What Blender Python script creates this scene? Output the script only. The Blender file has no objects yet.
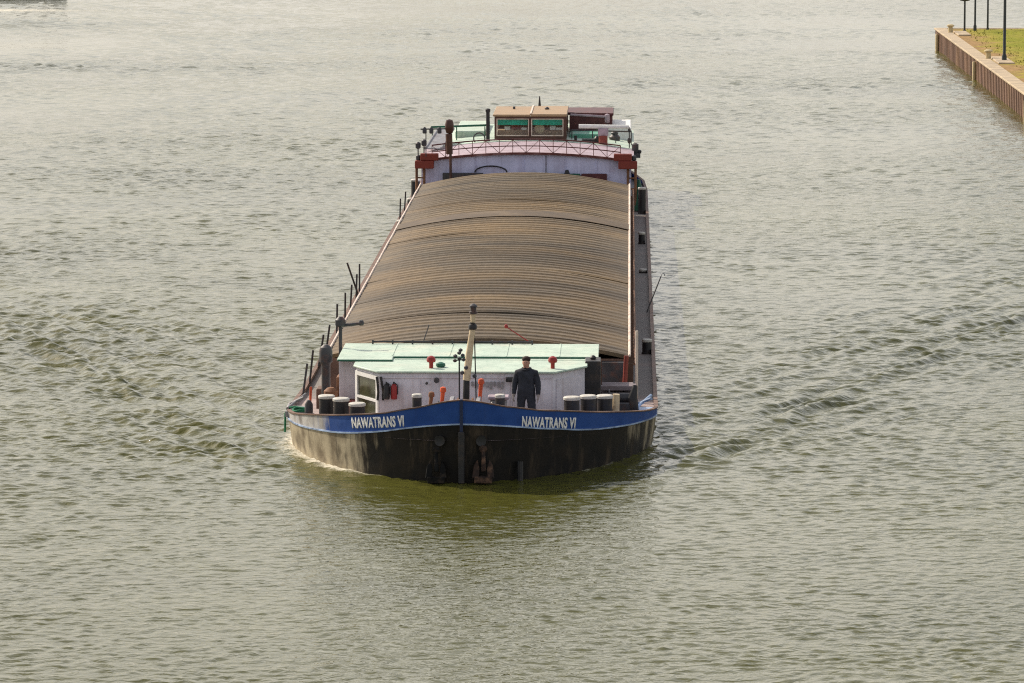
import bpy, bmesh, math, random
import numpy as np
from mathutils import Vector, Matrix
R = math.radians
random.seed(7)
rng = np.random.default_rng(11)
scene = bpy.context.scene
col = scene.collection

# ------------------------------------------------------------------ materials
def new_mat(name):
    m = bpy.data.materials.new(name); m.use_nodes = True
    nt = m.node_tree
    b = nt.nodes.get('Principled BSDF')
    return m, nt, b

def mat(name, c, rough=.6, metal=0, var=.25, scale=3.0, dirt=None, dirt_amt=.0, dirt_scale=1.5,
        streak=None, streak_amt=0, bump=.0, spec=.4):
    """paint with uneven tone, blotches of dirt and vertical run-off streaks"""
    m, nt, b = new_mat(name)
    N, L = nt.nodes, nt.links
    tc = N.new('ShaderNodeTexCoord')
    n1 = N.new('ShaderNodeTexNoise'); n1.inputs['Scale'].default_value = scale; n1.inputs['Detail'].default_value = 5
    L.new(tc.outputs['Object'], n1.inputs['Vector'])
    mr = N.new('ShaderNodeMapRange'); mr.inputs[1].default_value = .3; mr.inputs[2].default_value = .7
    mr.inputs[3].default_value = 1 - var; mr.inputs[4].default_value = 1 + var
    L.new(n1.outputs[0], mr.inputs[0])
    mul = N.new('ShaderNodeMix'); mul.data_type = 'RGBA'; mul.blend_type = 'MULTIPLY'; mul.inputs[0].default_value = 1
    mul.inputs[6].default_value = (*c, 1)
    cmb = N.new('ShaderNodeCombineColor')
    for i in range(3): L.new(mr.outputs[0], cmb.inputs[i])
    L.new(cmb.outputs[0], mul.inputs[7])
    out = mul.outputs[2]
    def layer(out, colr, amt, vec, sc, lo, hi):
        nn = N.new('ShaderNodeTexNoise'); nn.inputs['Scale'].default_value = sc; nn.inputs['Detail'].default_value = 6
        nn.inputs['Roughness'].default_value = .62
        L.new(vec, nn.inputs['Vector'])
        r = N.new('ShaderNodeMapRange'); r.inputs[1].default_value = lo; r.inputs[2].default_value = hi
        r.inputs[3].default_value = 0; r.inputs[4].default_value = amt
        L.new(nn.outputs[0], r.inputs[0])
        x = N.new('ShaderNodeMix'); x.data_type = 'RGBA'
        L.new(r.outputs[0], x.inputs[0]); L.new(out, x.inputs[6]); x.inputs[7].default_value = (*colr, 1)
        return x.outputs[2]
    if dirt is not None and dirt_amt > 0:
        out = layer(out, dirt, dirt_amt, tc.outputs['Object'], dirt_scale, .5, .68)
    if streak is not None and streak_amt > 0:
        mp = N.new('ShaderNodeMapping'); mp.inputs['Scale'].default_value = (6, 6, .5)
        L.new(tc.outputs['Object'], mp.inputs[0])
        out = layer(out, streak, streak_amt, mp.outputs[0], 1.0, .5, .7)
    L.new(out, b.inputs['Base Color'])
    b.inputs['Metallic'].default_value = metal
    b.inputs['Specular IOR Level'].default_value = spec
    rr = N.new('ShaderNodeMapRange'); rr.inputs[3].default_value = max(.05, rough - .12); rr.inputs[4].default_value = min(1, rough + .12)
    L.new(n1.outputs[0], rr.inputs[0]); L.new(rr.outputs[0], b.inputs['Roughness'])
    if bump:
        bp = N.new('ShaderNodeBump'); bp.inputs['Distance'].default_value = bump; bp.inputs['Strength'].default_value = .6
        L.new(n1.outputs[0], bp.inputs['Height']); L.new(bp.outputs[0], b.inputs['Normal'])
    return m

RUST = (.16, .055, .025)
M = {}
M['black'] = mat('black_paint', (.018, .018, .02), .5, dirt=(.09, .06, .04), dirt_amt=.5, dirt_scale=4)
M['white'] = mat('white_paint', (.78, .77, .74), .45, var=.06, dirt=(.4, .33, .25), dirt_amt=.35, dirt_scale=6)
M['capwhite'] = mat('weathered_white_cap', (.52, .50, .45), .6, var=.15, dirt=(.3, .25, .2), dirt_amt=.7, dirt_scale=7)
M['cream'] = mat('cream_paint', (.62, .50, .32), .5, var=.12, dirt=RUST, dirt_amt=.4, dirt_scale=5)
M['lavender'] = mat('lilac_grey_paint', (.60, .575, .62), .5, var=.1, scale=1.5, dirt=(.42, .36, .36), dirt_amt=.35, dirt_scale=2.5,
                    streak=(.25, .16, .12), streak_amt=.35)
M['aftwall'] = mat('bluish_lilac_paint', (.56, .57, .78), .5, var=.1, scale=1.5, dirt=(.36, .3, .4), dirt_amt=.4, dirt_scale=2,
                   streak=(.25, .2, .3), streak_amt=.35)
M['mint'] = mat('mint_green_paint', (.45, .55, .455), .55, var=.12, scale=1.6, dirt=(.55, .58, .47), dirt_amt=.8, dirt_scale=.9,
                streak=(.16, .30, .22), streak_amt=.5)
M['green'] = mat('dark_green_paint', (.015, .10, .06), .45)
M['teal'] = mat('teal_blind', (.03, .58, .42), .8)
M['greenroof'] = mat('sea_green_paint', (.10, .34, .24), .5, dirt=(.4, .5, .4), dirt_amt=.6, dirt_scale=2)
M['red'] = mat('red_paint', (.30, .022, .02), .45, dirt=(.1, .02, .02), dirt_amt=.4, dirt_scale=8)
M['boardred'] = mat('dull_red_board', (.21, .03, .018), .55, dirt=(.08, .02, .015), dirt_amt=.5, dirt_scale=3)
M['orange'] = mat('orange_red_paint', (.65, .10, .03), .5, dirt=(.2, .05, .03), dirt_amt=.4, dirt_scale=8)
M['redbrown'] = mat('red_oxide_paint', (.25, .05, .035), .55, dirt=(.08, .03, .03), dirt_amt=.5, dirt_scale=3)
M['maroonred'] = mat('dull_maroon_trim', (.13, .035, .03), .6, var=.3, dirt=(.3, .2, .2), dirt_amt=.6, dirt_scale=3)
M['maroon'] = mat('maroon_paint', (.085, .02, .022), .5, dirt=(.2, .08, .07), dirt_amt=.4, dirt_scale=3)
M['pink'] = mat('faded_pink_paint', (.38, .30, .34), .65, var=.2, dirt=(.24, .15, .15), dirt_amt=.6, dirt_scale=1.8)
M['brownwood'] = mat('dark_varnished_wood', (.075, .028, .017), .4, dirt=(.14, .06, .03), dirt_amt=.5, dirt_scale=3)
M['tan'] = mat('tan_roof_paint', (.36, .245, .14), .55, var=.12, dirt=(.25, .13, .06), dirt_amt=.5, dirt_scale=1.5)
M['rust'] = mat('rusty_steel', (.20, .095, .05), .75, var=.35, scale=5, dirt=(.06, .03, .02), dirt_amt=.6, dirt_scale=3)
M['coaming'] = mat('brown_steel', (.15, .085, .06), .65, var=.3, dirt=(.3, .2, .15), dirt_amt=.5, dirt_scale=2, streak=(.06, .03, .02), streak_amt=.5)
M['railcream'] = mat('pinkish_white_rail', (.70, .58, .48), .5, var=.15, dirt=(.3, .13, .07), dirt_amt=.6, dirt_scale=2)
M['steel'] = mat('grey_steel', (.27, .27, .28), .5, metal=.2, var=.2, dirt=RUST, dirt_amt=.35, dirt_scale=4)
M['anchorblack'] = mat('tarred_anchor', (.010, .010, .010), .8, var=.5, scale=6, dirt=(.07, .05, .035), dirt_amt=.6, dirt_scale=5, spec=.1)
M['anchorrust'] = mat('dark_rusty_anchor', (.028, .015, .010), .85, var=.5, scale=7, dirt=(.20, .11, .065), dirt_amt=.7, dirt_scale=5, bump=.01)
M['darksteel'] = mat('dark_steel', (.05, .05, .055), .5, dirt=RUST, dirt_amt=.4, dirt_scale=5)
M['deck'] = mat('worn_grey_deck', (.215, .195, .18), .75, var=.25, scale=1.2, dirt=(.30, .22, .19), dirt_amt=.6, dirt_scale=.7, bump=.004)
M['foredeck'] = mat('faded_pink_deck', (.36, .28, .26), .75, var=.22, scale=1.2, dirt=(.22, .20, .2), dirt_amt=.6, dirt_scale=1.1, bump=.004)
M['letter'] = mat('white_lettering_paint', (.80, .79, .76), .5, var=.05)
M['stripe'] = mat('pale_blue_line', (.34, .45, .64), .5, var=.3, dirt=(.06, .08, .14), dirt_amt=.8, dirt_scale=2.2)
M['rope'] = mat('green_rope', (.02, .16, .08), .9, var=.4, scale=30)
M['hemp'] = mat('tan_rope', (.3, .2, .1), .9, var=.4, scale=30)
M['plank'] = mat('weathered_planks', (.23, .19, .20), .8, var=.3, scale=3, dirt=(.1, .07, .06), dirt_amt=.6, dirt_scale=3)
M['coverall'] = mat('dark_cloth', (.026, .028, .036), .9, var=.4, scale=9, bump=.01)
M['skin'] = mat('skin', (.46, .25, .17), .5, var=.1)
M['hair'] = mat('dark_hair', (.035, .02, .015), .8)
M['boot'] = mat('black_boot', (.012, .012, .012), .5)
M['glove'] = mat('grey_glove', (.26, .22, .20), .8)
M['concrete'] = mat('pale_concrete', (.42, .33, .22), .85, var=.2, scale=.8, dirt=(.25, .2, .15), dirt_amt=.5, dirt_scale=.5)
M['pile'] = mat('brown_sheet_piling', (.19, .11, .075), .85, var=.3, scale=.7, dirt=(.27, .16, .09), dirt_amt=.7, dirt_scale=.25,
                streak=(.07, .05, .035), streak_amt=.6)
M['yellow'] = mat('faded_yellow_paint', (.50, .40, .22), .6, var=.15, dirt=(.25, .18, .1), dirt_amt=.6, dirt_scale=3)
M['post'] = mat('dark_lamp_post', (.03, .035, .035), .5)
M['grass_tuft'] = mat('grass_blades', (.20, .19, .04), .9, var=.4, scale=2, spec=.1)
M['hullred'] = mat('far_hull', (.03, .03, .035), .5)

# hatch: weathered tan sheet steel
def hatch_mat():
    m, nt, b = new_mat('weathered_hatch_sheet'); N, L = nt.nodes, nt.links
    tc = N.new('ShaderNodeTexCoord')
    oi = N.new('ShaderNodeObjectInfo')
    mp = N.new('ShaderNodeMapping'); mp.inputs['Scale'].default_value = (.12, 1.6, .3)
    L.new(tc.outputs['Object'], mp.inputs[0])
    na = N.new('ShaderNodeTexNoise'); na.inputs['Scale'].default_value = 1.0; na.inputs['Detail'].default_value = 6; na.inputs['Roughness'].default_value = .6
    L.new(mp.outputs[0], na.inputs['Vector'])
    nb = N.new('ShaderNodeTexNoise'); nb.inputs['Scale'].default_value = .25; nb.inputs['Detail'].default_value = 6
    L.new(tc.outputs['Object'], nb.inputs['Vector'])
    nc = N.new('ShaderNodeTexNoise'); nc.inputs['Scale'].default_value = 7; nc.inputs['Detail'].default_value = 4
    L.new(tc.outputs['Object'], nc.inputs['Vector'])
    cr = N.new('ShaderNodeValToRGB')
    e = cr.color_ramp.elements
    e[0].position = .30; e[0].color = (.040, .027, .014, 1)
    e[1].position = .72; e[1].color = (.225, .160, .085, 1)
    x = cr.color_ramp.elements.new(.47); x.color = (.125, .088, .047, 1)
    L.new(na.outputs[0], cr.inputs[0])
    cr2 = N.new('ShaderNodeValToRGB'); e = cr2.color_ramp.elements
    e[0].position = .35; e[0].color = (.075, .062, .044, 1); e[1].position = .66; e[1].color = (.18, .112, .045, 1)
    L.new(nb.outputs[0], cr2.inputs[0])
    mx = N.new('ShaderNodeMix'); mx.data_type = 'RGBA'; mx.inputs[0].default_value = .5
    L.new(cr.outputs[0], mx.inputs[6]); L.new(cr2.outputs[0], mx.inputs[7])
    mr = N.new('ShaderNodeMapRange'); mr.inputs[1].default_value = .3; mr.inputs[2].default_value = .7; mr.inputs[3].default_value = .8; mr.inputs[4].default_value = 1.2
    L.new(nc.outputs[0], mr.inputs[0])
    mr2 = N.new('ShaderNodeMapRange'); mr2.inputs[3].default_value = .8; mr2.inputs[4].default_value = 1.15
    L.new(oi.outputs['Random'], mr2.inputs[0])
    mpw = N.new('ShaderNodeMapping'); mpw.inputs['Scale'].default_value = (.09, .42, .2); mpw.inputs['Location'].default_value = (3.3, 1.7, 0); L.new(tc.outputs['Object'], mpw.inputs[0])
    nw = N.new('ShaderNodeTexNoise'); nw.inputs['Scale'].default_value = 1; nw.inputs['Detail'].default_value = 5; nw.inputs['Distortion'].default_value = .6; L.new(mpw.outputs[0], nw.inputs['Vector'])
    mrw = N.new('ShaderNodeMapRange'); mrw.inputs[1].default_value = .34; mrw.inputs[2].default_value = .62; mrw.inputs[3].default_value = .62; mrw.inputs[4].default_value = 1.16; L.new(nw.outputs[0], mrw.inputs[0])
    mw = N.new('ShaderNodeMath'); mw.operation = 'MULTIPLY'; L.new(mr2.outputs[0], mw.inputs[0]); L.new(mrw.outputs[0], mw.inputs[1])
    mm = N.new('ShaderNodeMath'); mm.operation = 'MULTIPLY'; L.new(mr.outputs[0], mm.inputs[0]); L.new(mw.outputs[0], mm.inputs[1])
    cmb = N.new('ShaderNodeCombineColor')
    for i in range(3): L.new(mm.outputs[0], cmb.inputs[i])
    mu = N.new('ShaderNodeMix'); mu.data_type = 'RGBA'; mu.blend_type = 'MULTIPLY'; mu.inputs[0].default_value = 1
    L.new(mx.outputs[2], mu.inputs[6]); L.new(cmb.outputs[0], mu.inputs[7])
    L.new(mu.outputs[2], b.inputs['Base Color'])
    b.inputs['Roughness'].default_value = .62; b.inputs['Specular IOR Level'].default_value = .35
    bp = N.new('ShaderNodeBump'); bp.inputs['Distance'].default_value = .01; L.new(nc.outputs[0], bp.inputs['Height']); L.new(bp.outputs[0], b.inputs['Normal'])
    return m
M['hatch'] = hatch_mat()

# hull sides: black with mud scuffs on the bow shoulders, sunlight on the left painted in
def hull_mat(name, base, scuff_sun, lo_x, hi_x, amount, thr, run=.6):
    m, nt, b = new_mat(name); N, L = nt.nodes, nt.links
    tc = N.new('ShaderNodeTexCoord')
    sp = N.new('ShaderNodeSeparateXYZ'); L.new(tc.outputs['Object'], sp.inputs[0])
    sh_ = N.new('ShaderNodeMath'); sh_.operation = 'SUBTRACT'; L.new(sp.outputs[0], sh_.inputs[0]); sh_.inputs[1].default_value = .9  # off-centre: scuff tone also brightens the sunlit left, spares the shaded right
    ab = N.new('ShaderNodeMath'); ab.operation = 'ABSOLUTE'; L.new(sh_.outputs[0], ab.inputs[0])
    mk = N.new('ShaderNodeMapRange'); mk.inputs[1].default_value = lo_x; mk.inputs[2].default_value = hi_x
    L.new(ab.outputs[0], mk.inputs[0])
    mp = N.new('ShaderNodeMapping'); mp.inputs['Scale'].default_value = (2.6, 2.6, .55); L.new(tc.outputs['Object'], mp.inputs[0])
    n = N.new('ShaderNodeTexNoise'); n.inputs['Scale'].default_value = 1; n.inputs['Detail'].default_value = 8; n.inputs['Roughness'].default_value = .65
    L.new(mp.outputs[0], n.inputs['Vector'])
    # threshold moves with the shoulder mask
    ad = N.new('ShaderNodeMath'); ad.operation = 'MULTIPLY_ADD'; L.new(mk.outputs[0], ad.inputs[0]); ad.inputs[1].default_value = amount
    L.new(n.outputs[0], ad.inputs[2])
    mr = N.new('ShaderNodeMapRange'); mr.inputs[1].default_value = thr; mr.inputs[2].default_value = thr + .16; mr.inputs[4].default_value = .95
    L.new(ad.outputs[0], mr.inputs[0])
    n2 = N.new('ShaderNodeTexNoise'); n2.inputs['Scale'].default_value = 2.2; n2.inputs['Detail'].default_value = 6; L.new(tc.outputs['Object'], n2.inputs['Vector'])
    cr = N.new('ShaderNodeValToRGB'); e = cr.color_ramp.elements
    e[0].position = .35; e[0].color = (*base, 1); e[1].position = .75; e[1].color = (base[0] * 1.7 + .004, base[1] * 1.5 + .002, base[2] * 1.3, 1)
    L.new(n2.outputs[0], cr.inputs[0])
    mx = N.new('ShaderNodeMix'); mx.data_type = 'RGBA'; L.new(mr.outputs[0], mx.inputs[0]); L.new(cr.outputs[0], mx.inputs[6])
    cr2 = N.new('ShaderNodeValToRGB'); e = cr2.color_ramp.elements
    e[0].position = .35; e[0].color = (scuff_sun[0] * .45, scuff_sun[1] * .42, scuff_sun[2] * .4, 1); e[1].position = .6; e[1].color = (*scuff_sun, 1)
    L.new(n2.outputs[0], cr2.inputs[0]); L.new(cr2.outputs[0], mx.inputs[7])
    mp3 = N.new('ShaderNodeMapping'); mp3.inputs['Scale'].default_value = (3.5, 3.5, .7); mp3.inputs['Location'].default_value = (7, 3, 1); L.new(tc.outputs['Object'], mp3.inputs[0])
    n3 = N.new('ShaderNodeTexNoise'); n3.inputs['Scale'].default_value = 1; n3.inputs['Detail'].default_value = 7; n3.inputs['Roughness'].default_value = .7; L.new(mp3.outputs[0], n3.inputs['Vector'])
    m3 = N.new('ShaderNodeMapRange'); m3.inputs[1].default_value = .52; m3.inputs[2].default_value = .72; m3.inputs[4].default_value = run; L.new(n3.outputs[0], m3.inputs[0])
    x3 = N.new('ShaderNodeMix'); x3.data_type = 'RGBA'; L.new(m3.outputs[0], x3.inputs[0]); L.new(mx.outputs[2], x3.inputs[6]); x3.inputs[7].default_value = (.085, .062, .04, 1)
    L.new(x3.outputs[2], b.inputs['Base Color']); b.inputs['Roughness'].default_value = .6; b.inputs['Specular IOR Level'].default_value = .18
    bp = N.new('ShaderNodeBump'); bp.inputs['Distance'].default_value = .03; bp.inputs['Strength'].default_value = .6
    L.new(n2.outputs[0], bp.inputs['Height']); L.new(bp.outputs[0], b.inputs['Normal'])
    return m
M['hull'] = hull_mat('scuffed_sunlit_black_hull', (.010, .0095, .009), (.42, .36, .25), 2.6, 4.1, .38, .64, .75)
M['blue'] = hull_mat('scraped_sunlit_blue_paint', (.016, .058, .23), (.50, .48, .45), 3.7, 4.6, .46, .72, .12)  # pale scrapes, weighted left to paint in the sunlit shoulder

def glass_mat():
    m, nt, b = new_mat('window_glass'); N, L = nt.nodes, nt.links
    out = N.get('Material Output') or [n for n in N if n.type == 'OUTPUT_MATERIAL'][0]
    tr = N.new('ShaderNodeBsdfTransparent'); tr.inputs[0].default_value = (.95, .97, .96, 1)
    gl = N.new('ShaderNodeBsdfGlossy'); gl.inputs['Roughness'].default_value = .03
    fr = N.new('ShaderNodeFresnel'); fr.inputs[0].default_value = 1.5
    mx = N.new('ShaderNodeMixShader'); L.new(fr.outputs[0], mx.inputs[0]); L.new(tr.outputs[0], mx.inputs[1]); L.new(gl.outputs[0], mx.inputs[2])
    L.new(mx.outputs[0], out.inputs[0])
    return m
M['glass'] = glass_mat()

# ------------------------------------------------------------------ mesh builder
class MB:
    def __init__(self): self.v = []; self.f = []
    def add(self, vs, fs):
        o = len(self.v); self.v += [tuple(p) for p in vs]; self.f += [tuple(i + o for i in f) for f in fs]; return self
    def box(self, x0, x1, y0, y1, z0, z1, rot=0, piv=None):
        vs = [(x, y, z) for z in (z0, z1) for x, y in ((x0, y0), (x1, y0), (x1, y1), (x0, y1))]
        if rot:
            px, py = piv or ((x0 + x1) / 2, (y0 + y1) / 2); c, s = math.cos(rot), math.sin(rot)
            vs = [(px + (x - px) * c - (y - py) * s, py + (x - px) * s + (y - py) * c, z) for x, y, z in vs]
        return self.add(vs, [(3, 2, 1, 0), (4, 5, 6, 7), (0, 1, 5, 4), (1, 2, 6, 5), (2, 3, 7, 6), (3, 0, 4, 7)])
    def prism(self, poly, z0, z1):
        n = len(poly)
        vs = [(x, y, z0) for x, y in poly] + [(x, y, z1) for x, y in poly]
        fs = [tuple(range(n - 1, -1, -1)), tuple(range(n, 2 * n))] + [(i, (i + 1) % n, n + (i + 1) % n, n + i) for i in range(n)]
        return self.add(vs, fs)
    def tube(self, pts, r, n=8, closed=False):
        pts = [Vector(p) for p in pts]; m = len(pts)
        rr = r if isinstance(r, (list, tuple)) else [r] * m
        vs = []; up = None
        for i, p in enumerate(pts):
            a = pts[i - 1] if i > 0 else (pts[-1] if closed else p); b = pts[(i + 1) % m] if (i < m - 1 or closed) else p
            t = (b - a).normalized()
            if up is None: up = Vector((0, 0, 1)) if abs(t.z) < .9 else Vector((1, 0, 0))
            u = t.cross(up)
            if u.length < 1e-4: u = t.orthogonal()
            u.normalize(); w = u.cross(t).normalized(); up = w
            for k in range(n):
                an = 2 * math.pi * k / n; vs.append(p + (u * math.cos(an) + w * math.sin(an)) * rr[i])
        fs = []
        for i in range(m if closed else m - 1):
            j = (i + 1) % m
            for k in range(n):
                k2 = (k + 1) % n; fs.append((i * n + k, i * n + k2, j * n + k2, j * n + k))
        if not closed: fs += [tuple(range(n - 1, -1, -1)), tuple((m - 1) * n + k for k in range(n))]
        return self.add(vs, fs)
    def lathe(self, prof, c=(0, 0, 0), n=14, axis='z'):
        vs = []
        for r, z in prof:
            for k in range(n):
                a = 2 * math.pi * k / n
                p = (r * math.cos(a), r * math.sin(a), z)
                if axis == 'x': p = (z, p[0], p[1])
                if axis == 'y': p = (p[0], z, p[1])
                vs.append((c[0] + p[0], c[1] + p[1], c[2] + p[2]))
        fs = []
        for i in range(len(prof) - 1):
            for k in range(n):
                k2 = (k + 1) % n; fs.append((i * n + k, i * n + k2, (i + 1) * n + k2, (i + 1) * n + k))
        fs += [tuple(range(n - 1, -1, -1)), tuple((len(prof) - 1) * n + k for k in range(n))]
        return self.add(vs, fs)
    def build(self, name, m, parent=None, smooth=True, bevel=0, ang=35, loc=None):
        me = bpy.data.meshes.new(name); me.from_pydata(self.v, [], self.f)
        bm = bmesh.new(); bm.from_mesh(me)
        bmesh.ops.recalc_face_normals(bm, faces=bm.faces)
        if bevel:
            ed = [e for e in bm.edges if len(e.link_faces) == 2 and e.calc_face_angle(0) > R(40)]
            bmesh.ops.bevel(bm, geom=ed, offset=bevel, segments=1, affect='EDGES', clamp_overlap=True)
        bm.to_mesh(me); bm.free()
        o = bpy.data.objects.new(name, me); col.objects.link(o)
        if isinstance(m, str): m = M[m]
        me.materials.append(m)
        if smooth:
            me.polygons.foreach_set('use_smooth', [True] * len(me.polygons)); me.set_sharp_from_angle(angle=R(ang))
        if parent: o.parent = parent
        if loc: o.location = loc
        return o

def tag(o, label=None, cat=None, group=None, kind=None):
    if label: o['label'] = label
    if cat: o['category'] = cat
    if group: o['group'] = group
    if kind: o['kind'] = kind
    return o
def empty(name, loc, label, cat, group=None):
    o = bpy.data.objects.new(name, None); col.objects.link(o); o.location = loc; o.empty_display_size = .3
    return tag(o, label, cat, group)
def dup_part(o, loc, parent):
    c = o.copy(); col.objects.link(c); c.parent = parent; c.location = loc
    for ch in list(o.children):
        d = ch.copy(); col.objects.link(d); d.parent = c
    return c
def dup_thing(o, loc, label=None, rz=0):
    c = o.copy(); col.objects.link(c); c.location = loc; c.rotation_euler.z = rz
    if label: c['label'] = label
    for ch in list(o.children):
        d = ch.copy(); col.objects.link(d); d.parent = c
        for g in list(ch.children):
            e = g.copy(); col.objects.link(e); e.parent = d
    return c

# ------------------------------------------------------------------ hull form (x across, y aft from the stem, z above water)
PB, QB, LB, HB = 1.8, 1.65, 7.0, 4.52
th = np.concatenate([np.linspace(0, .25, 8), np.linspace(.25, math.pi / 2, 30)[1:]])
by = LB * (1 - np.cos(th) ** (2 / PB)); bx = HB * np.sin(th) ** (2 / QB)
ys = np.concatenate([by, np.array([8, 9, 10.5, 12, 16, 24, 32, 40, 48, 56, 64, 70, 73, 76, 78, 79.2, 80])])
bs = np.concatenate([bx, HB * np.ones(17)])
m_ = ys > 70; bs[m_] = HB * (1 - .45 * ((ys[m_] - 70) / 10) ** 2.4)
bs[0] = .05
def half(y): return float(np.interp(y, ys, bs))
def bow_y(x): return float(np.interp(abs(x), bx, by))
ZR = lambda y: np.interp(y, [0, .1, .3, .9, 1.7, 2.4, 4, 5.2, 7, 9, 12, 70, 80], [1.91, 1.84, 1.72, 1.52, 1.38, 1.27, 1.06, .92, .79, .66, .56, .56, .95])
ZS = lambda y: np.interp(y, [0, .1, .9, 1.7, 2.4, 4, 5.2, 7, 9, 12, 70, 80], [1.37, 1.34, 1.12, .97, .88, .77, .71, .63, .55, .48, .48, .75])
ZD = lambda y: np.interp(y, [0, 3, 5, 8, 12, 70, 80], [.98, .80, .71, .60, .46, .46, .6])

def side(y, z, s):
    zr = float(ZR(y)); k = (zr - z) / zr
    if z > .4: z += (.045 if s > 0 else -.05) * min(1, y / 1.2) * max(0, 1 - max(0, y - 5) / 4)
    f = 1 - .05 * k * math.exp(-max(0, y) / 9)
    b = half(y) * f
    yy = y + .16 * k * math.exp(-y / 1.2)
    return (s * b, yy, z)
# perimeter list of (station y, side) from port stern round the stem to starboard stern
per = [(float(y), -1) for y in ys[::-1]] + [(float(y), 1) for y in ys]
def perim_strip(zf_list, off_list=None):
    rows = []
    base = [side(y, float(ZR(y)), s) for y, s in per]
    nrm = []
    for i in range(len(base)):
        a = base[max(0, i - 1)]; b = base[min(len(base) - 1, i + 1)]
        t = Vector((b[0] - a[0], b[1] - a[1], 0)).normalized(); nrm.append(Vector((t.y, -t.x, 0)))
    for zf, off in zip(zf_list, off_list or [0] * len(zf_list)):
        row = []
        for i, (y, s) in enumerate(per):
            p = Vector(side(y, float(zf(y)), s)) + nrm[i] * off; row.append(tuple(p))
        rows.append(row)
    return rows
def loft(mb, rows, closed=False):
    n = len(rows[0]); vs = [p for r in rows for p in r]; fs = []
    m = len(rows)
    for i in range(m if closed else m - 1):
        j = (i + 1) % m
        for k in range(n - 1): fs.append((i * n + k, i * n + k + 1, j * n + k + 1, j * n + k))
    if closed: fs += [tuple(i * n for i in range(m))[::-1], tuple(i * n + n - 1 for i in range(m))]
    mb.add(vs, fs)

ship = empty('cargo_barge', (0, 0, 0),
             'long inland cargo barge with blue bow band and tan corrugated hatch, coming head on', 'barge')

mb = MB()
loft(mb, perim_strip([lambda y: -1.4, lambda y: -.7, lambda y: -.2, lambda y: .05, lambda y: .3, lambda y: .5 * (.3 + float(ZS(y))), lambda y: float(ZS(y))]))
ns = len(per)
# bottom and transom
rows = perim_strip([lambda y: -1.4])[0]
mb.add(rows, [tuple(range(len(rows)))])
tr = [side(80, z, -1) for z in (-1.4, .05, float(ZS(80)))] + [side(80, z, 1) for z in (float(ZS(80)), .05, -1.4)]
mb.add(tr, [(0, 1, 2, 3, 4, 5)])
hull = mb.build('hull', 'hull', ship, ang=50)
mb = MB(); mb.box(-.07, .07, -.06, .12, .0, 1.2); mb.build('stem_bar', 'black', hull, bevel=.02)
mb = MB(); mb.box(-.035, .035, -.05, .08, 1.202, 1.95); mb.build('stem_bar', mat('dark_blue_paint', (.01, .02, .06), .5), hull, bevel=.01)
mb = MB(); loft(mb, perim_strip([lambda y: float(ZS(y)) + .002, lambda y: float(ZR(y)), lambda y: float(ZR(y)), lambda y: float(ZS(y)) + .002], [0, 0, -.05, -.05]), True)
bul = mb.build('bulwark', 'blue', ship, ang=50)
mb = MB(); loft(mb, perim_strip([lambda y: float(ZS(y)) - .02, lambda y: float(ZS(y)) + .015, lambda y: float(ZS(y)) + .015, lambda y: float(ZS(y)) - .02], [.025, .025, -.01, -.01]), True)
mb.build('rub_rail', 'stripe', ship)
mb = MB(); loft(mb, perim_strip([lambda y: float(ZR(y)) + .002, lambda y: float(ZR(y)) + .03, lambda y: float(ZR(y)) + .03, lambda y: float(ZR(y)) + .002], [.02, .02, -.08, -.08]), True)
mb.build('cap_rail', 'coaming', ship)
# deck
def deck_strip(y0, y1, step, inset=.045):
    mb = MB(); yy = [y for y in list(np.arange(y0, y1, step)) + [y1]]
    vs = []; fs = []
    for y in yy:
        b = max(.02, half(y) - inset); z = float(ZD(y))
        vs += [(-b, y, z), (b, y, z)]
    for i in range(len(yy) - 1): fs.append((2 * i, 2 * i + 1, 2 * i + 3, 2 * i + 2))
    mb.add(vs, fs); return mb
deck_strip(.12, 10.7, .12).build('fore_deck', 'foredeck', ship)
deck_strip(10.7, 79.9, 1.0).build('side_deck', 'deck', ship)

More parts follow.
